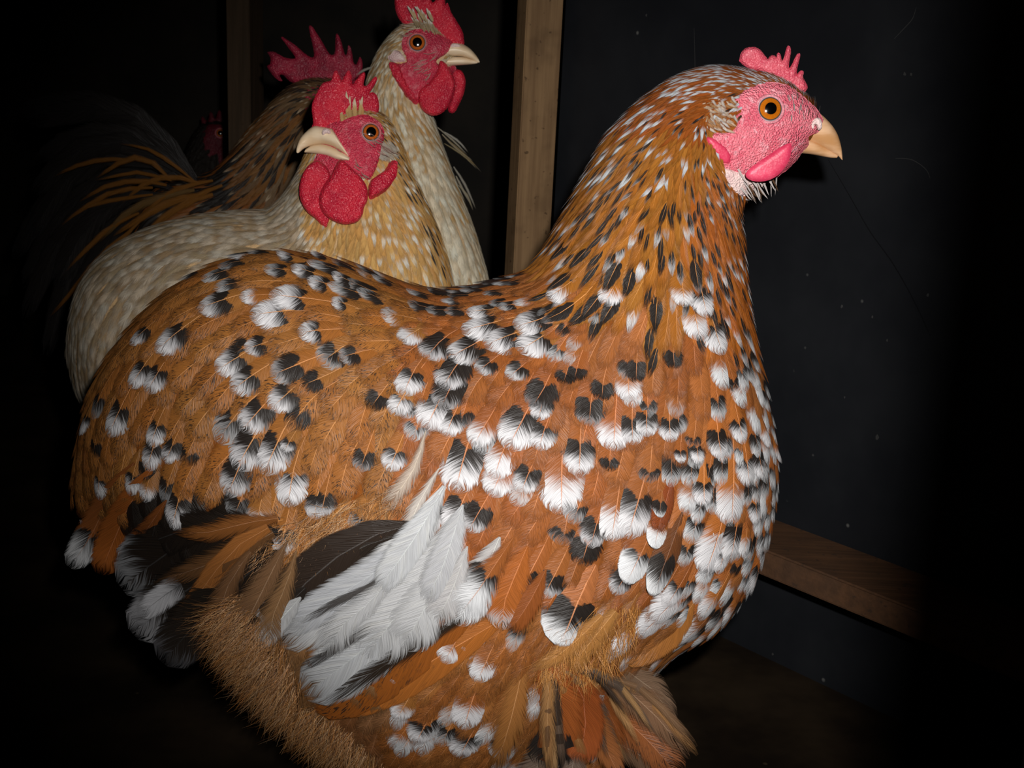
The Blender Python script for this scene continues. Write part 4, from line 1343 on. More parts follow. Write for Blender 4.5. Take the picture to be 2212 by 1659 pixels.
# head parts
link('face', patch(FACE1, bv1, 0.0022, 5, 12, 4), SKIN_PINK, root)
fm = patch(FACE1, bv1, 0.0022, 12, 14, 2)
link('face', mirror_mesh(fm, Y1), SKIN_PINK, root)
link('throat_skin', patch([tuple(p) for p in CHIN1], bv1, 0.0034, 6, 10), SKIN_PALE, root)
for sgn, nm in ((1, 0), (-1, 1)):
    ear = patch(c1((812, 880), (860, 862), (930, 900), (1000, 960), (1030, 1020), (1010, 1080), (960, 1090), (900, 1030), (850, 960)), bv1, 0.0034, 5, 10)
    wat = slab(c1((1150, 1150), (1230, 1080), (1350, 1000), (1440, 940), (1500, 920), (1512, 970), (1490, 1060), (1425, 1155), (1340, 1210), (1240, 1225), (1160, 1200)), Y1 - 0.0345, 8, 5, 16, 4, mid=0.0)
    if sgn < 0: ear, wat = mirror_mesh(ear, Y1), mirror_mesh(wat, Y1)
    link('earlobe', ear, SKIN_DEEP, root)
    link('wattle', wat, SKIN_DEEP, root)
link('comb', slab(c1((1100, 275), (1098, 240), (1112, 195), (1150, 160), (1200, 152), (1245, 162), (1285, 200), (1320, 245), (1332, 235), (1350, 218), (1378, 222), (1390, 235), (1394, 208), (1408, 198),
                     (1424, 215), (1434, 260), (1448, 240), (1462, 190), (1474, 150), (1488, 142), (1504, 158), (1506, 200), (1494, 270), (1490, 320), (1508, 300), (1535, 245), (1556, 208), (1578, 205),
                     (1578, 240), (1560, 310), (1552, 370), (1566, 355), (1590, 338), (1608, 350), (1606, 400), (1640, 470), (1600, 520), (1500, 470), (1400, 400), (1280, 350), (1180, 330)), Y1 - 0.004, 11, 4, 10, 3), COMB_PINK, root)
beak_part('upper_beak', [(1758, 240, 1702, 303, 32, 0), (1768, 243, 1722, 304, 31, 0), (1780, 252, 1735, 302, 28, 0), (1797, 270, 1757, 312, 24, 0), (1809, 290, 1778, 322, 18, 0), (1816, 312, 1797, 330, 11, 0), (1819, 330, 1810, 337, 6, 0), (1820, 346, 1817, 344, 1.5, 0)], Y1, BEAK_TAN, root)
beak_part('lower_beak', [(1704, 284, 1698, 326, 26, 0), (1735, 295, 1730, 331, 25, 0), (1758, 304, 1755, 334, 21, 0), (1780, 315, 1777, 338, 13, 0), (1798, 327, 1795, 341, 7, 0), (1810, 335, 1808, 341, 2, 0)], Y1, BEAK_TAN, root)
for sg in (1, -1):
    me = slab(c1((1668, 760), (1690, 728), (1725, 715), (1752, 745), (1752, 800), (1725, 815), (1712, 780), (1695, 770), (1690, 800), (1672, 800)), Y1 - 0.0142, 7, 3, 5, 3)
    if sg < 0: me = mirror_mesh(me, Y1)
    link('nostril', me, SKIN_PALE, root)
make_eye(root, bv1, 1659, 238, 24.5, Y1, EYE_ORANGE, LID_PINK, out=0.0024)
make_legs(root, (P(1180, 1659, Y1).x, P(1120, 1659, Y1).x), 0.1, (Y1 - 0.04, Y1 + 0.04), 0.12, SHANK)
# ------------------------------------------------------------------ the cream hen looking back over her shoulder
Y2 = 1.0
HEN2 = [
    (145, 760, 178, 872, 14, 0), (168, 640, 218, 900, 90, 0), (213, 562, 290, 930, 150, 0), (290, 508, 400, 960, 168, 0), (400, 472, 540, 985, 180, 0), (500, 459, 700, 990, 185, 0),
    (572, 456, 880, 945, 178, 0), (594, 443, 955, 830, 165, 0), (612, 426, 985, 700, 150, 0), (628, 404, 972, 590, 140, 0), (642, 380, 945, 500, 116, 0), (655, 354, 915, 430, 98, 0),
    (664, 330, 890, 375, 84, 0), (672, 306, 872, 330, 72, 0), (680, 286, 858, 296, 63, 0), (690, 268, 843, 268, 55, 0), (706, 253, 824, 248, 45, 0), (726, 243, 800, 239, 32, 0), (748, 239, 775, 236, 14, 0)]
hen2 = root = root_at('cream_hen', P(520, 1500, Y2).x, Y2, 'cream hen with deep red wattles turning her head back, between rooster and mottled hen')
body2 = body_mesh(HEN2, Y2, (), 6, 48)
bv2 = bvh_of(body2)
HEN2_FIELD = [
    (760, 240, 20, 18, 7), (820, 250, 45, 22, 8), (860, 300, 62, 30, 10), (900, 390, 64, 48, 14), (940, 480, 64, 64, 18), (970, 580, 68, 70, 20), (880, 470, 72, 58, 18), (820, 520, 85, 60, 20),
    (900, 580, 78, 70, 24), (760, 540, 100, 56, 20), (700, 560, 112, 56, 18), (660, 480, 118, 52, 16), (620, 450, 130, 52, 16), (650, 400, 122, 46, 13), (690, 440, 110, 46, 14), (740, 500, 100, 40, 14),
    (580, 500, 165, 64, 22), (520, 480, 178, 66, 24), (420, 490, 170, 68, 26), (320, 530, 150, 70, 28), (240, 590, 125, 70, 26), (190, 680, 105, 72, 26), (170, 800, 95, 70, 24), (300, 640, 128, 76, 30),
    (420, 580, 155, 76, 30), (520, 560, 168, 74, 28), (240, 760, 105, 76, 28), (330, 720, 118, 76, 30), (900, 760, 85, 74, 28), (700, 760, 110, 74, 28), (500, 800, 125, 74, 30)]
F2 = Field(HEN2_FIELD)
c3 = crop(560, 120, 400 / 1659)
FACE2 = c3((560, 640), (690, 600), (760, 580), (860, 545), (980, 545), (1080, 610), (1118, 710), (1105, 800), (1085, 900), (1060, 990), (1020, 1090), (980, 1130), (900, 1090), (820, 1090), (740, 1080), (640, 1120), (560, 1180), (500, 1130), (485, 1000), (520, 900), (540, 760))
F2np = np.array(FACE2)
SK2 = np.array(c3((440, 560), (700, 560), (860, 520), (980, 520), (1090, 600), (1130, 720), (1110, 880), (1180, 960), (1210, 1050), (1150, 1200), (980, 1300), (940, 1420), (880, 1490), (760, 1510), (640, 1480), (540, 1500), (380, 1300), (380, 1000)))


def skip2(x, y): return bool(inside(np.array([[x, y]]), F2np)[0])


CREAM = (0.92, 0.80, 0.60)
BUFF = (0.92, 0.51, 0.16)
TAWNY = (0.82, 0.42, 0.12)


def style2(x, y, rng, far):
    neck = x > 640
    r = rng.random()
    s = dict(prof='point' if neck else 'round', fray=0.65, lift=0.0022, pepper=0, shaft=0.45, tip=tint(CREAM, rng, 0.08), jit=0.12)
    if neck:
        edge = (x - 850) - (y - 300) * 0.42 > -30
        c = TAWNY if edge and r < 0.5 else BUFF
        s.update(col=tint(c, rng), ls=1.35, ws=0.9, tip=tint((0.92, 0.78, 0.56) if r > 0.35 else (0.97, 0.92, 0.80), rng, 0.1), wstart=rng.uniform(0.6, 0.9) if r < 0.7 else 2)
        if edge and rng.random() < 0.25: s.update(bstart=0.45, wstart=0.85, pepper=-1, ws=0.6)
    else:
        s.update(col=tint((0.52, 0.37, 0.21), rng), ls=1.5, ws=0.95, wstart=rng.uniform(0.45, 0.85), tip=tint((0.60, 0.51, 0.39), rng, 0.08))
        if r < 0.10: s.update(tip=(0.80, 0.76, 0.68), wstart=0.8, ws=0.5)
    return s


FS2 = Feathers()
rng = random.Random(7)
print('hen2', cover(FS2, bv2, body2, Y2, F2, rng, style2, 0.40, skip2, far_scale=2.6))
s2 = Y2 / FPX
for (pts, wd) in (([(752, 258), (750, 228), (748, 196)], 10), ([(760, 258), (758, 224), (762, 190)], 9), ([(768, 262), (766, 232), (766, 210)], 11), ([(745, 264), (742, 240), (744, 215)], 8), ([(776, 258), (778, 236), (784, 206)], 8),
                  ([(784, 258), (782, 236), (776, 214)], 8), ([(762, 266), (754, 240), (756, 205)], 10), ([(792, 254), (800, 236), (812, 214)], 7), ([(740, 270), (738, 250), (736, 232)], 8)):
    free_feather(FS2, pts, bv2, Y2 - 0.014, wd, 0.004, prof='point', rise=0.004, rnd=rng.random(), col=tint((0.85, 0.5, 0.2), rng), wstart=0.6, tip=(0.85, 0.7, 0.5), fray=0.3, shaft=0.5)
for k in range(40):
    x, y = rng.choice([(rng.uniform(745, 800), rng.uniform(330, 395)), (rng.uniform(780, 825), rng.uniform(300, 330)), (rng.uniform(805, 850), rng.uniform(318, 352)), (rng.uniform(690, 715), rng.uniform(350, 400))])
    loc, nrm = hit(bv2, x, y)
    if loc is None: continue
    grow(FS2, bv2, F2, Y2, loc, 22 * s2, 1.8 * s2, ang=rng.uniform(30, 75), prof='point', lift=0.006, base=0.0045, camber=0.1, rnd=rng.random(), col=(0.8, 0.5, 0.42), fray=0.2, shaft=0.2)
for k in range(60):
    x, y = rng.uniform(822, 856), rng.uniform(324, 356)
    loc, nrm = hit(bv2, x, y)
    if loc is None: continue
    grow(FS2, bv2, F2, Y2, loc, 24 * s2, 7 * s2, ang=rng.uniform(40, 80), prof='point', lift=0.003, base=0.0014, camber=0.1, rnd=rng.random(), col=tint((0.8, 0.68, 0.55), rng), fray=0.6, shaft=0.1)
link('body', body2, down_material('cream_down', (0.72, 0.48, 0.24), (0.58, 0.38, 0.2)), root)
FS2.write(root, 300)
link('face', patch(FACE2, bv2, 0.0042, 4, 9, 4), SKIN_RED, root)
link('face', mirror_mesh(patch(FACE2, bv2, 0.0016, 10, 12, 2), Y2), SKIN_RED, root)
YW = Y2 - 0.050
link('wattle', slab(c3((735, 930), (690, 975), (650, 1060), (590, 1140), (550, 1220), (535, 1310), (565, 1400), (640, 1470), (750, 1512), (870, 1495), (925, 1430), (940, 1360), (972, 1290), (965, 1180), (910, 1090), (820, 1000)), YW, 14, 4, 12, 4, wave=3, lean=(0, -.10)), COMB_RED, root)
link('wattle', slab(c3((520, 940), (450, 975), (395, 1050), (362, 1160), (365, 1280), (420, 1390), (510, 1470), (585, 1548), (622, 1530), (640, 1470), (620, 1400), (600, 1300), (620, 1180), (640, 1080), (600, 990)), Y2 - 0.043, 12, 4, 10, 4, wave=3, lean=(0.15, -.12)), COMB_RED, root)
link('earlobe', patch(c3((1185, 945), (1212, 1000), (1205, 1110), (1150, 1205), (1070, 1265), (985, 1300), (968, 1220), (985, 1130), (1040, 1085), (1110, 1030), (1150, 965)), bv2, 0.0085, 4, 9), COMB_RED, root)
link('earlobe', mirror_mesh(patch(c3((1185, 945), (1212, 1000), (1205, 1110), (1150, 1205), (1070, 1265), (985, 1300), (968, 1220), (985, 1130), (1040, 1085), (1110, 1030), (1150, 965)), bv2, 0.006, 8, 9), Y2), COMB_RED, root)
link('comb', slab(c3((470, 660), (482, 600), (474, 520), (470, 450), (498, 370), (545, 280), (580, 240), (640, 225), (658, 180), (680, 133), (706, 150), (728, 200), (744, 225), (766, 170), (800, 134), (828, 170), (832, 250), (850, 245), (890, 190), (936, 148), (950, 180), (934, 262),
                     (965, 268), (1010, 215), (1042, 188), (1056, 215), (1030, 275), (985, 340), (1010, 328), (1050, 350), (1074, 430), (1064, 520), (1010, 580), (900, 600), (780, 620), (700, 640), (620, 660), (540, 665)), Y2 - 0.012, 9, 4, 9, 3, lean=(0.30, 0), wave=2), COMB_RED, root)
ub = [(650, 655, 836, 930, 50, -.0250), (560, 638, 700, 838, 50, -.0220), (490, 632, 585, 797, 44, -.0205), (424, 678, 480, 806, 34, -.0205), (366, 745, 404, 832, 22, -.023), (337, 822, 362, 866, 9, -.025), (333, 866, 345, 874, 1.5, -.026)]
lb = [(820, 905, 812, 940, 46, -.0265), (692, 830, 712, 938, 45, -.0255), (590, 795, 602, 898, 38, -.0230), (484, 800, 484, 876, 27, -.0215), (420, 836, 404, 868, 10, -.022)]


def cv(rings, c):
    out = []
    for tx, ty, bx, by, w, yo in rings:
        (a, b), (p, q) = c((tx, ty), (bx, by))
        out.append((a, b, p, q, w * 0.55, yo))
    return out


beak_part('upper_beak', cv(ub, c3), Y2, BEAK_PALE, root)
beak_part('lower_beak', cv(lb, c3), Y2, BEAK_PALE, root)
link('nostril', slab(c3((560, 690), (575, 660), (610, 655), (640, 680), (640, 710), (600, 700), (570, 715)), Y2 - 0.0305, 5, 2.5, 4, 3), SKIN_PALE, root)
make_eye(root, bv2, 798, 290, 18, Y2, EYE_BROWN, LID_RED, out=0.0048)
make_legs(root, (P(560, 1500, Y2).x, P(620, 1500, Y2).x), 0.1, (Y2 - 0.035, Y2 + 0.035), 0.2, SHANK)

# ------------------------------------------------------------------ the tall cream hen behind
Y3 = 1.16
HEN3 = [
    (545, 690, 620, 900, 60, 0), (640, 580, 780, 1000, 110, 0), (720, 490, 920, 1000, 120, 0), (762, 405, 1038, 820, 115, 0), (776, 345, 1056, 650, 108, 0), (782, 292, 1034, 540, 105, 0),
    (786, 247, 1004, 452, 90, 0), (790, 207, 973, 372, 78, 0), (798, 167, 949, 306, 67, 0), (812, 128, 935, 262, 60, 0), (832, 94, 926, 235, 57, 0), (860, 64, 936, 214, 54, 0), (890, 48, 950, 190, 49, 0),
    (920, 48, 962, 168, 43, 0), (945, 62, 972, 152, 34, 0), (964, 80, 979, 140, 24, 0), (972, 96, 981, 130, 12, 0)]
hen3 = root = root_at('cream_hen', P(840, 1500, Y3).x, Y3, 'tall cream hen facing right behind the others, red comb cut off by the frame')
body3 = body_mesh(HEN3, Y3, (), 6, 44)
bv3 = bvh_of(body3)
F3 = Field([(960, 60, 190, 14, 6), (900, 50, 170, 22, 7), (850, 80, 135, 28, 9), (815, 140, 115, 36, 11), (800, 200, 105, 42, 13), (840, 230, 90, 44, 14), (880, 270, 75, 48, 15), (930, 290, 55, 46, 13), (980, 340, 50, 52, 13), (1010, 440, 62, 58, 15),
            (1040, 540, 70, 58, 17), (960, 440, 76, 58, 20), (900, 380, 84, 56, 18), (850, 330, 94, 54, 18), (800, 320, 104, 52, 16), (980, 560, 78, 60, 22), (860, 500, 90, 60, 22), (1000, 700, 85, 64, 24), (700, 700, 120, 64, 24)])
c2 = crop(560, 0, 540 / 2212)
FACE3 = c2((1255, 400), (1275, 330), (1320, 285), (1400, 262), (1500, 275), (1580, 310), (1680, 360), (1715, 400), (1700, 440), (1640, 490), (1570, 540), (1620, 580), (1760, 590), (1790, 620), (1740, 680), (1600, 900), (1480, 960), (1390, 920), (1310, 800), (1240, 680), (1190, 590), (1210, 560), (1300, 545), (1265, 460))
F3np = np.array(FACE3)


def skip3(x, y): return bool(inside(np.array([[x, y]]), F3np)[0])


def style3(x, y, rng, far):
    r = rng.random()
    s = dict(prof='point' if y < 300 else 'round', fray=0.65, lift=0.0024, pepper=0, shaft=0.4, jit=0.12, tip=tint((0.92, 0.82, 0.62), rng, 0.08), col=tint((0.84, 0.58, 0.30) if y < 380 else (0.90, 0.74, 0.50), rng), wstart=rng.uniform(0.4, 0.8), ls=1.45, ws=0.9)
    if y < 210 and x < 840: s.update(col=tint((0.62, 0.38, 0.17), rng))
    if r < 0.2: s.update(col=tint((0.86, 0.50, 0.18), rng), wstart=rng.uniform(0.6, 0.85))
    return s


FS3 = Feathers()
rng = random.Random(11)
print('hen3', cover(FS3, bv3, body3, Y3, F3, rng, style3, 0.42, skip3, far_scale=2.6))
for (pts, wd, cc) in (([(945, 275), (975, 300), (1010, 335)], 7, (0.8, 0.72, 0.55)), ([(955, 290), (985, 320), (1022, 348)], 8, (0.75, 0.62, 0.42)), ([(960, 310), (1000, 335), (1030, 365)], 7, (0.6, 0.48, 0.26)), ([(965, 300), (1000, 330), (1040, 372)], 6, (0.55, 0.4, 0.2)),
                      ([(980, 360), (1005, 400), (1028, 452)], 9, (0.75, 0.7, 0.6)), ([(985, 380), (1000, 410), (1016, 440)], 9, (0.78, 0.7, 0.55)), ([(960, 285), (990, 305), (1012, 330)], 8, (0.9, 0.85, 0.75)), ([(990, 400), (1008, 420), (1022, 455)], 8, (0.7, 0.6, 0.4)),
                      ([(812, 160), (800, 178), (783, 200)], 9, (0.7, 0.55, 0.32)), ([(805, 145), (785, 152), (768, 164)], 9, (0.85, 0.8, 0.7)), ([(800, 190), (790, 200), (780, 215)], 9, (0.7, 0.5, 0.25))):
    free_feather(FS3, pts, bv3, Y3 - 0.012, wd * 0.8, 0.004, prof='point', rnd=rng.random(), col=tuple(q * 0.42 for q in cc), wstart=0.85, tip=(0.5, 0.44, 0.34), fray=0.9, shaft=0.8)
for k in range(26):
    x0 = rng.uniform(895, 945)
    y0 = rng.uniform(30, 62) + (x0 - 895) * 0.3
    free_feather(FS3, [(x0, y0), (x0 - 6, y0 - 14), (x0 - rng.uniform(6, 18), y0 - rng.uniform(22, 34))], bv3, Y3 - 0.012, rng.uniform(4, 7), 0.009, prof='point', rnd=rng.random(), col=tint((0.75, 0.55, 0.32), rng), wstart=0.6, tip=(0.85, 0.78, 0.68), fray=0.3, shaft=0.4)
s3 = Y3 / FPX
for k in range(36):
    x, y = rng.choice([(rng.uniform(880, 930), rng.uniform(118, 165)), (rng.uniform(905, 955), rng.uniform(155, 180)), (rng.uniform(868, 885), rng.uniform(60, 90))])
    loc, nrm = hit(bv3, x, y)
    if loc is None: continue
    grow(FS3, bv3, F3, Y3, loc, 20 * s3, 1.7 * s3, ang=rng.uniform(140, 190), prof='point', lift=0.005, base=0.0042, camber=0.1, rnd=rng.random(), col=(0.8, 0.5, 0.42), fray=0.2, shaft=0.2)
link('body', body3, down_material('pale_down', (0.70, 0.50, 0.28), (0.58, 0.4, 0.24)), root)
FS3.write(root, 260)
link('face', patch(FACE3, bv3, 0.0040, 4, 8, 4), SKIN_RED, root)
link('face', mirror_mesh(patch(FACE3, bv3, 0.0016, 10, 11, 2), Y3), SKIN_RED, root)
link('ear_patch', patch(c2((1140, 520), (1180, 480), (1220, 445), (1275, 480), (1300, 540), (1240, 560), (1180, 555)), bv3, 0.0055, 4, 8), SKIN_PALE, root)
ER3 = c2((1160, 562), (1225, 558), (1265, 600), (1290, 690), (1330, 790), (1390, 900), (1385, 940), (1320, 890), (1240, 780), (1185, 670))
link('earlobe', patch(ER3, bv3, 0.008, 4, 8), COMB_RED, root)
link('earlobe', mirror_mesh(patch(ER3, bv3, 0.005, 8, 8), Y3), COMB_RED, root)
link('wattle', slab(c2((1600, 540), (1570, 640), (1500, 730), (1420, 800), (1405, 880), (1440, 970), (1520, 1022), (1600, 1010), (1670, 950), (1715, 860), (1735, 760), (1715, 680), (1680, 610), (1650, 560)), Y3 - 0.024, 12, 4, 11, 4, wave=3), COMB_RED, root)
link('wattle', slab(c2((1680, 620), (1760, 615), (1800, 640), (1826, 720), (1810, 830), (1770, 920), (1735, 985), (1705, 1002), (1670, 975), (1690, 880), (1720, 760)), Y3 + 0.004, 11, 4, 10, 4, wave=2), COMB_RED, root)
link('comb', slab(c2((1262, 200), (1215, 120), (1200, 40), (1205, -40), (1235, -70), (1262, -20), (1285, -100), (1310, -130), (1330, -60), (1345, -20), (1375, -90), (1400, -140), (1425, -80), (1440, -10), (1470, -50), (1495, -70), (1515, -20), (1535, 22), (1570, -10), (1605, -50), (1635, -60), (1645, 0),
                     (1648, 45), (1664, 25), (1682, 60), (1700, 110), (1745, 185), (1795, 270), (1812, 350), (1808, 400), (1740, 420), (1660, 400), (1560, 340), (1440, 270), (1330, 240)), Y3 - 0.004, 10, 4, 10, 3, wave=2), COMB_RED, root)
ub = [(1640, 395, 1540, 545, 52, -.002), (1710, 375, 1600, 528, 52, -.003), (1790, 385, 1690, 500, 46, -.004), (1860, 425, 1790, 500, 36, -.005), (1912, 480, 1870, 522, 22, -.006), (1942, 525, 1920, 545, 8, -.006), (1951, 550, 1944, 556, 1.5, -.006)]
lb = [(1545, 528, 1548, 566, 46, -.002), (1640, 505, 1648, 588, 44, -.003), (1730, 500, 1740, 580, 38, -.004), (1820, 505, 1830, 574, 28, -.005), (1890, 528, 1905, 566, 14, -.006), (1932, 548, 1934, 558, 3, -.006)]
beak_part('upper_beak', cv(ub, c2), Y3, BEAK_PALE, root)
beak_part('lower_beak', cv(lb, c2), Y3, BEAK_PALE, root)
link('nostril', slab(c2((1690, 405), (1715, 385), (1760, 390), (1780, 412), (1750, 420), (1705, 425)), Y3 - 0.0125, 4, 2.5, 4, 3), SKIN_PALE, root)
make_eye(root, bv3, 902, 96, 17, Y3, EYE_BROWN, LID_RED, out=0.0046)
make_legs(root, (P(800, 1500, Y3).x, P(860, 1500, Y3).x), 0.1, (Y3 - 0.03, Y3 + 0.03), 0.2, SHANK)

# ------------------------------------------------------------------ the rooster
Y4 = 1.29
HEN4 = [
    (300, 480, 270, 620, 30, 0), (345, 405, 330, 780, 105, 0), (425, 386, 480, 880, 140, 0), (470, 366, 640, 870, 145, 0), (505, 325, 700, 740, 122, 0), (540, 281, 715, 600, 100, 0), (575, 241, 716, 480, 84, 0),
    (602, 210, 716, 400, 70, 0), (632, 187, 720, 330, 60, 0), (665, 174, 738, 290, 52, 0), (700, 172, 760, 275, 46, 0), (740, 180, 788, 260, 37, 0), (768, 195, 800, 246, 24, 0), (778, 206, 802, 236, 11, 0)]
rooster = root = root_at('rooster', P(480, 1400, Y4).x, Y4, 'golden-necked rooster with long black tail and spiky dark red comb, behind the cream hens', 'chicken')
body4 = body_mesh(HEN4, Y4, (), 6, 44)
bv4 = bvh_of(body4)
F4 = Field([(740, 185, 190, 16, 6), (680, 178, 178, 26, 8), (620, 205, 150, 60, 9), (570, 255, 138, 80, 11), (520, 320, 134, 90, 13), (470, 370, 150, 90, 15), (620, 280, 128, 90, 12), (600, 380, 116, 100, 14), (660, 330, 112, 90, 12), (560, 400, 122, 100, 15),
            (520, 440, 140, 100, 15), (420, 400, 170, 90, 16), (360, 420, 165, 90, 17), (300, 500, 140, 90, 18), (400, 460, 155, 100, 18), (340, 600, 120, 90, 24), (480, 600, 130, 90, 26), (650, 500, 110, 90, 20)])


def style4(x, y, rng, far):
    r = rng.random()
    s = dict(prof='point', fray=0.3, lift=0.003, pepper=0, shaft=0.4, jit=0.1, tip=(0.55, 0.42, 0.28))
    if x > 480:
        s.update(col=tint((0.26, 0.105, 0.025) if r < 0.7 else (0.20, 0.12, 0.06), rng))
        if y < 260: s.update(col=tint((0.24, 0.13, 0.055), rng))
        if rng.random() < 0.2: s.update(pepper=-1, bstart=0.3, wstart=rng.uniform(0.85, 1.0))
        elif rng.random() < 0.25: s.update(wstart=0.8)
    else:
        if r < 0.45: s.update(col=tint((0.30, 0.10, 0.018), rng))
        else: s.update(col=(0.014, 0.012, 0.012))
        if r > 0.93: s.update(wstart=0.85)
    return s


FS4 = Feathers()
rng = random.Random(21)
print('rooster', cover(FS4, bv4, body4, Y4, F4, rng, style4, 0.42, None, far_scale=2.6))
BLK = (0.005, 0.005, 0.0065)


def ft(pts, wid, col=BLK, wt=2, b=2, off=0.004, prof='point', tip=(0.04, 0.04, 0.046), fray=0.3, dy=0.0):
    free_feather(FS4, pts, None, Y4 + dy, wid, off, prof=prof, rnd=rng.random(), col=col, bstart=b, wstart=wt, tip=tip, fray=fray, shaft=0.3)


for (pts, wd, dy) in (([(430, 392), (350, 300), (240, 232), (60, 262)], 60, 0.0), ([(430, 395), (330, 280), (200, 222), (40, 240)], 62, 0.02), ([(430, 398), (320, 305), (190, 290), (80, 345)], 56, -0.01), ([(430, 400), (310, 318), (180, 318), (70, 420)], 54, -0.02),
                      ([(420, 405), (290, 335), (160, 370), (60, 520)], 54, -0.015), ([(410, 410), (280, 360), (150, 440), (50, 620)], 52, 0.01), ([(400, 420), (280, 380), (140, 500), (52, 690)], 50, -0.03), ([(390, 430), (290, 420), (170, 540), (100, 770)], 52, 0.02),
                      ([(380, 440), (290, 450), (190, 590), (130, 760)], 50, -0.01), ([(400, 420), (300, 350), (200, 340), (90, 380)], 50, 0.03), ([(400, 410), (260, 350), (130, 400), (30, 560)], 50, 0.035), ([(360, 420), (260, 430), (180, 500), (120, 620)], 56, -0.035)):
    ft(pts, wd, dy=dy, wt=0.94, prof='blade')
for (pts, wd) in (([(420, 392), (370, 352), (320, 322), (256, 310)], 14), ([(360, 380), (320, 345), (270, 345), (204, 388)], 22), ([(370, 390), (300, 372), (250, 380), (204, 390)], 14), ([(280, 345), (220, 345), (160, 360), (114, 383)], 18), ([(360, 400), (300, 390), (230, 402), (168, 438)], 20),
                  ([(430, 396), (380, 382), (320, 392), (262, 440)], 22), ([(330, 405), (250, 412), (180, 450), (132, 484)], 20), ([(420, 410), (350, 425), (280, 455), (210, 528)], 30), ([(330, 420), (260, 430), (190, 445), (128, 490)], 16), ([(400, 430), (340, 450), (290, 480), (240, 512)], 26),
                  ([(300, 460), (240, 490), (180, 545), (140, 588)], 20), ([(280, 500), (220, 550), (160, 625), (104, 688)], 22), ([(440, 420), (380, 430), (320, 460), (260, 500)], 28), ([(460, 420), (400, 440), (340, 480), (300, 520)], 28), ([(300, 480), (240, 540), (190, 590), (160, 640)], 18),
                  ([(460, 390), (410, 400), (360, 420), (300, 470)], 20), ([(480, 400), (430, 420), (380, 450), (330, 500)], 22)):
    ft(pts, wd * 0.75, (0.24, 0.092, 0.012) if rng.random() < .75 else (0.17, 0.09, 0.025), off=0.045, b=2, fray=0.7)
link('body', body4, down_material('dark_down', (0.06, 0.03, 0.012), (0.02, 0.012, 0.008)), root)
FS4.write(root, 220)
FACE4 = [(660, 190), (690, 180), (740, 190), (780, 200), (790, 230), (770, 260), (720, 275), (680, 262), (655, 230)]
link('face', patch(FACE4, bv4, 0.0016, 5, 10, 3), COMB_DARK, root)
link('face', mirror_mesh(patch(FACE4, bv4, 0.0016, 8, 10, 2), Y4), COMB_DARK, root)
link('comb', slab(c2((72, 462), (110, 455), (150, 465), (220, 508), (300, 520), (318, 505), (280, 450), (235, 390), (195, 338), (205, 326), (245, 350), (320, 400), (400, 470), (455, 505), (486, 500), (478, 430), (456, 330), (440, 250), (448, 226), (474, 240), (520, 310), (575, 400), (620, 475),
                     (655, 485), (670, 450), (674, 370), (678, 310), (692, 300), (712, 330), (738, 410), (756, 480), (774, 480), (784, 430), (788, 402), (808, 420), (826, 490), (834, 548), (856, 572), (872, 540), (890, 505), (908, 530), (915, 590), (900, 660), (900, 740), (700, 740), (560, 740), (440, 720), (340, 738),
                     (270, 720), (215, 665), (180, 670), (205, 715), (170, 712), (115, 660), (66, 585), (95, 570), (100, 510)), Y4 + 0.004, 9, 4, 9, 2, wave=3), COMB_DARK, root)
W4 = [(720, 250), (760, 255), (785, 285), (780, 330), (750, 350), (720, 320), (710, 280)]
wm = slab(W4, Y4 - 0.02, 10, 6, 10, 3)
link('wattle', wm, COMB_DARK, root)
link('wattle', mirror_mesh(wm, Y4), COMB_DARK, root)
beak_part('upper_beak', [(778, 208, 782, 228, 14, 0), (800, 212, 802, 230, 11, 0), (820, 222, 820, 234, 7, 0), (834, 240, 832, 240, 1.5, 0)], Y4, BEAK_TAN, root)
beak_part('lower_beak', [(780, 228, 782, 240, 12, 0), (802, 231, 802, 240, 9, 0), (822, 236, 822, 240, 3, 0)], Y4, BEAK_TAN, root)
make_eye(root, bv4, 735, 215, 11, Y4, EYE_BROWN, LID_RED)
make_legs(root, (P(440, 1400, Y4).x, P(500, 1400, Y4).x), 0.1, (Y4 - 0.03, Y4 + 0.03), 0.2, SHANK)

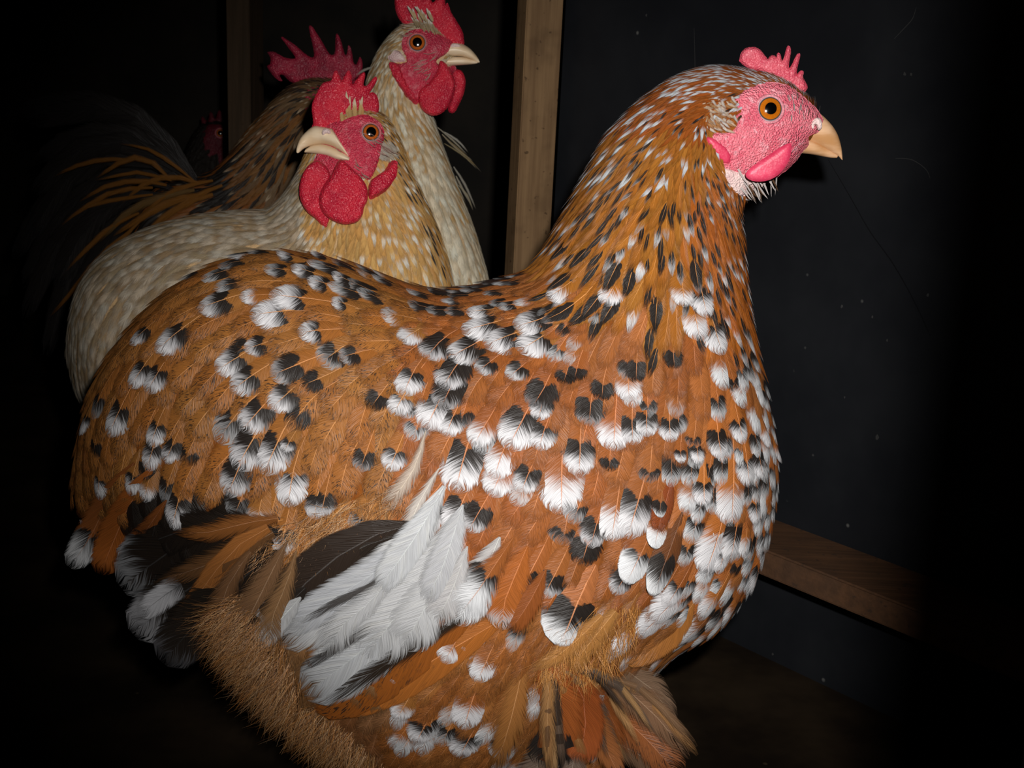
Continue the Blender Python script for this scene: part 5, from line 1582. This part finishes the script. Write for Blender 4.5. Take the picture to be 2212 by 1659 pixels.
# ------------------------------------------------------------------ a dark bird further back, almost lost in the dark
Y5 = 2.15
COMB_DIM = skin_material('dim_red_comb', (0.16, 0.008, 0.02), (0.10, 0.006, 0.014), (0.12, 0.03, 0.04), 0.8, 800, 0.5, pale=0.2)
HEN5 = [
    (250, 560, 280, 700, 40, 0), (300, 480, 380, 760, 90, 0), (350, 420, 460, 720, 95, 0), (385, 370, 500, 600, 80, 0), (402, 330, 505, 480, 62, 0), (415, 300, 500, 400, 46, 0), (428, 278, 495, 350, 36, 0), (446, 266, 500, 325, 30, 0), (470, 262, 508, 312, 26, 0), (492, 268, 512, 306, 20, 0), (505, 278, 514, 300, 12, 0)]
hen5 = root = root_at('dark_hen', P(380, 1200, Y5).x, Y5, 'dark chicken in the gloom beyond the rooster, only its dim red face showing')
body5 = body_mesh(HEN5, Y5, (), 5, 32)
bv5 = bvh_of(body5)
F5 = Field([(470, 265, 180, 20, 8), (420, 310, 115, 40, 12), (480, 420, 95, 50, 18), (400, 450, 120, 60, 24), (320, 550, 140, 60, 26)])
FS5 = Feathers()
rng = random.Random(31)
FACE5 = [(440, 272), (470, 266), (500, 276), (512, 292), (505, 312), (480, 330), (450, 345), (435, 310)]
F5np = np.array(FACE5)
cover(FS5, bv5, body5, Y5, F5, rng, lambda x, y, r, f: dict(prof='round', fray=0.3, lift=0.003, pepper=0, shaft=0.3, col=tint((0.02, 0.015, 0.012), r), jit=0.1), 0.45, lambda x, y: bool(inside(np.array([[x, y]]), F5np)[0]), far_scale=1.8)
link('body', body5, down_material('black_down', (0.02, 0.014, 0.01), (0.012, 0.01, 0.008)), root)
FS5.write(root, 120)
for sg in (1, -1):
    a = patch(FACE5, bv5, 0.002, 6, 10, 3)
    b = slab([(470, 315), (500, 312), (508, 340), (495, 368), (470, 372), (450, 350)], Y5 - 0.02, 8, 6, 8, 3)
    if sg < 0: a, b = mirror_mesh(a, Y5), mirror_mesh(b, Y5)
    link('face', a, COMB_DIM, root)
    link('wattle', b, COMB_DIM, root)
link('comb', slab([(440, 275), (436, 250), (448, 262), (455, 240), (465, 256), (474, 236), (484, 255), (494, 242), (502, 260), (508, 280), (480, 285)], Y5 - 0.002, 8, 5, 7, 3), COMB_DIM, root)
beak_part('upper_beak', [(506, 282, 508, 300, 10, 0), (524, 290, 524, 304, 7, 0), (538, 306, 537, 306, 1.5, 0)], Y5, BEAK_TAN, root)
beak_part('lower_beak', [(507, 298, 508, 308, 8, 0), (530, 304, 530, 308, 2, 0)], Y5, BEAK_TAN, root)
make_eye(root, bv5, 476, 288, 9, Y5, EYE_BROWN, LID_RED)
make_legs(root, (P(360, 1200, Y5).x, P(420, 1200, Y5).x), 0.1, (Y5 - 0.03, Y5 + 0.03), 0.25, SHANK)
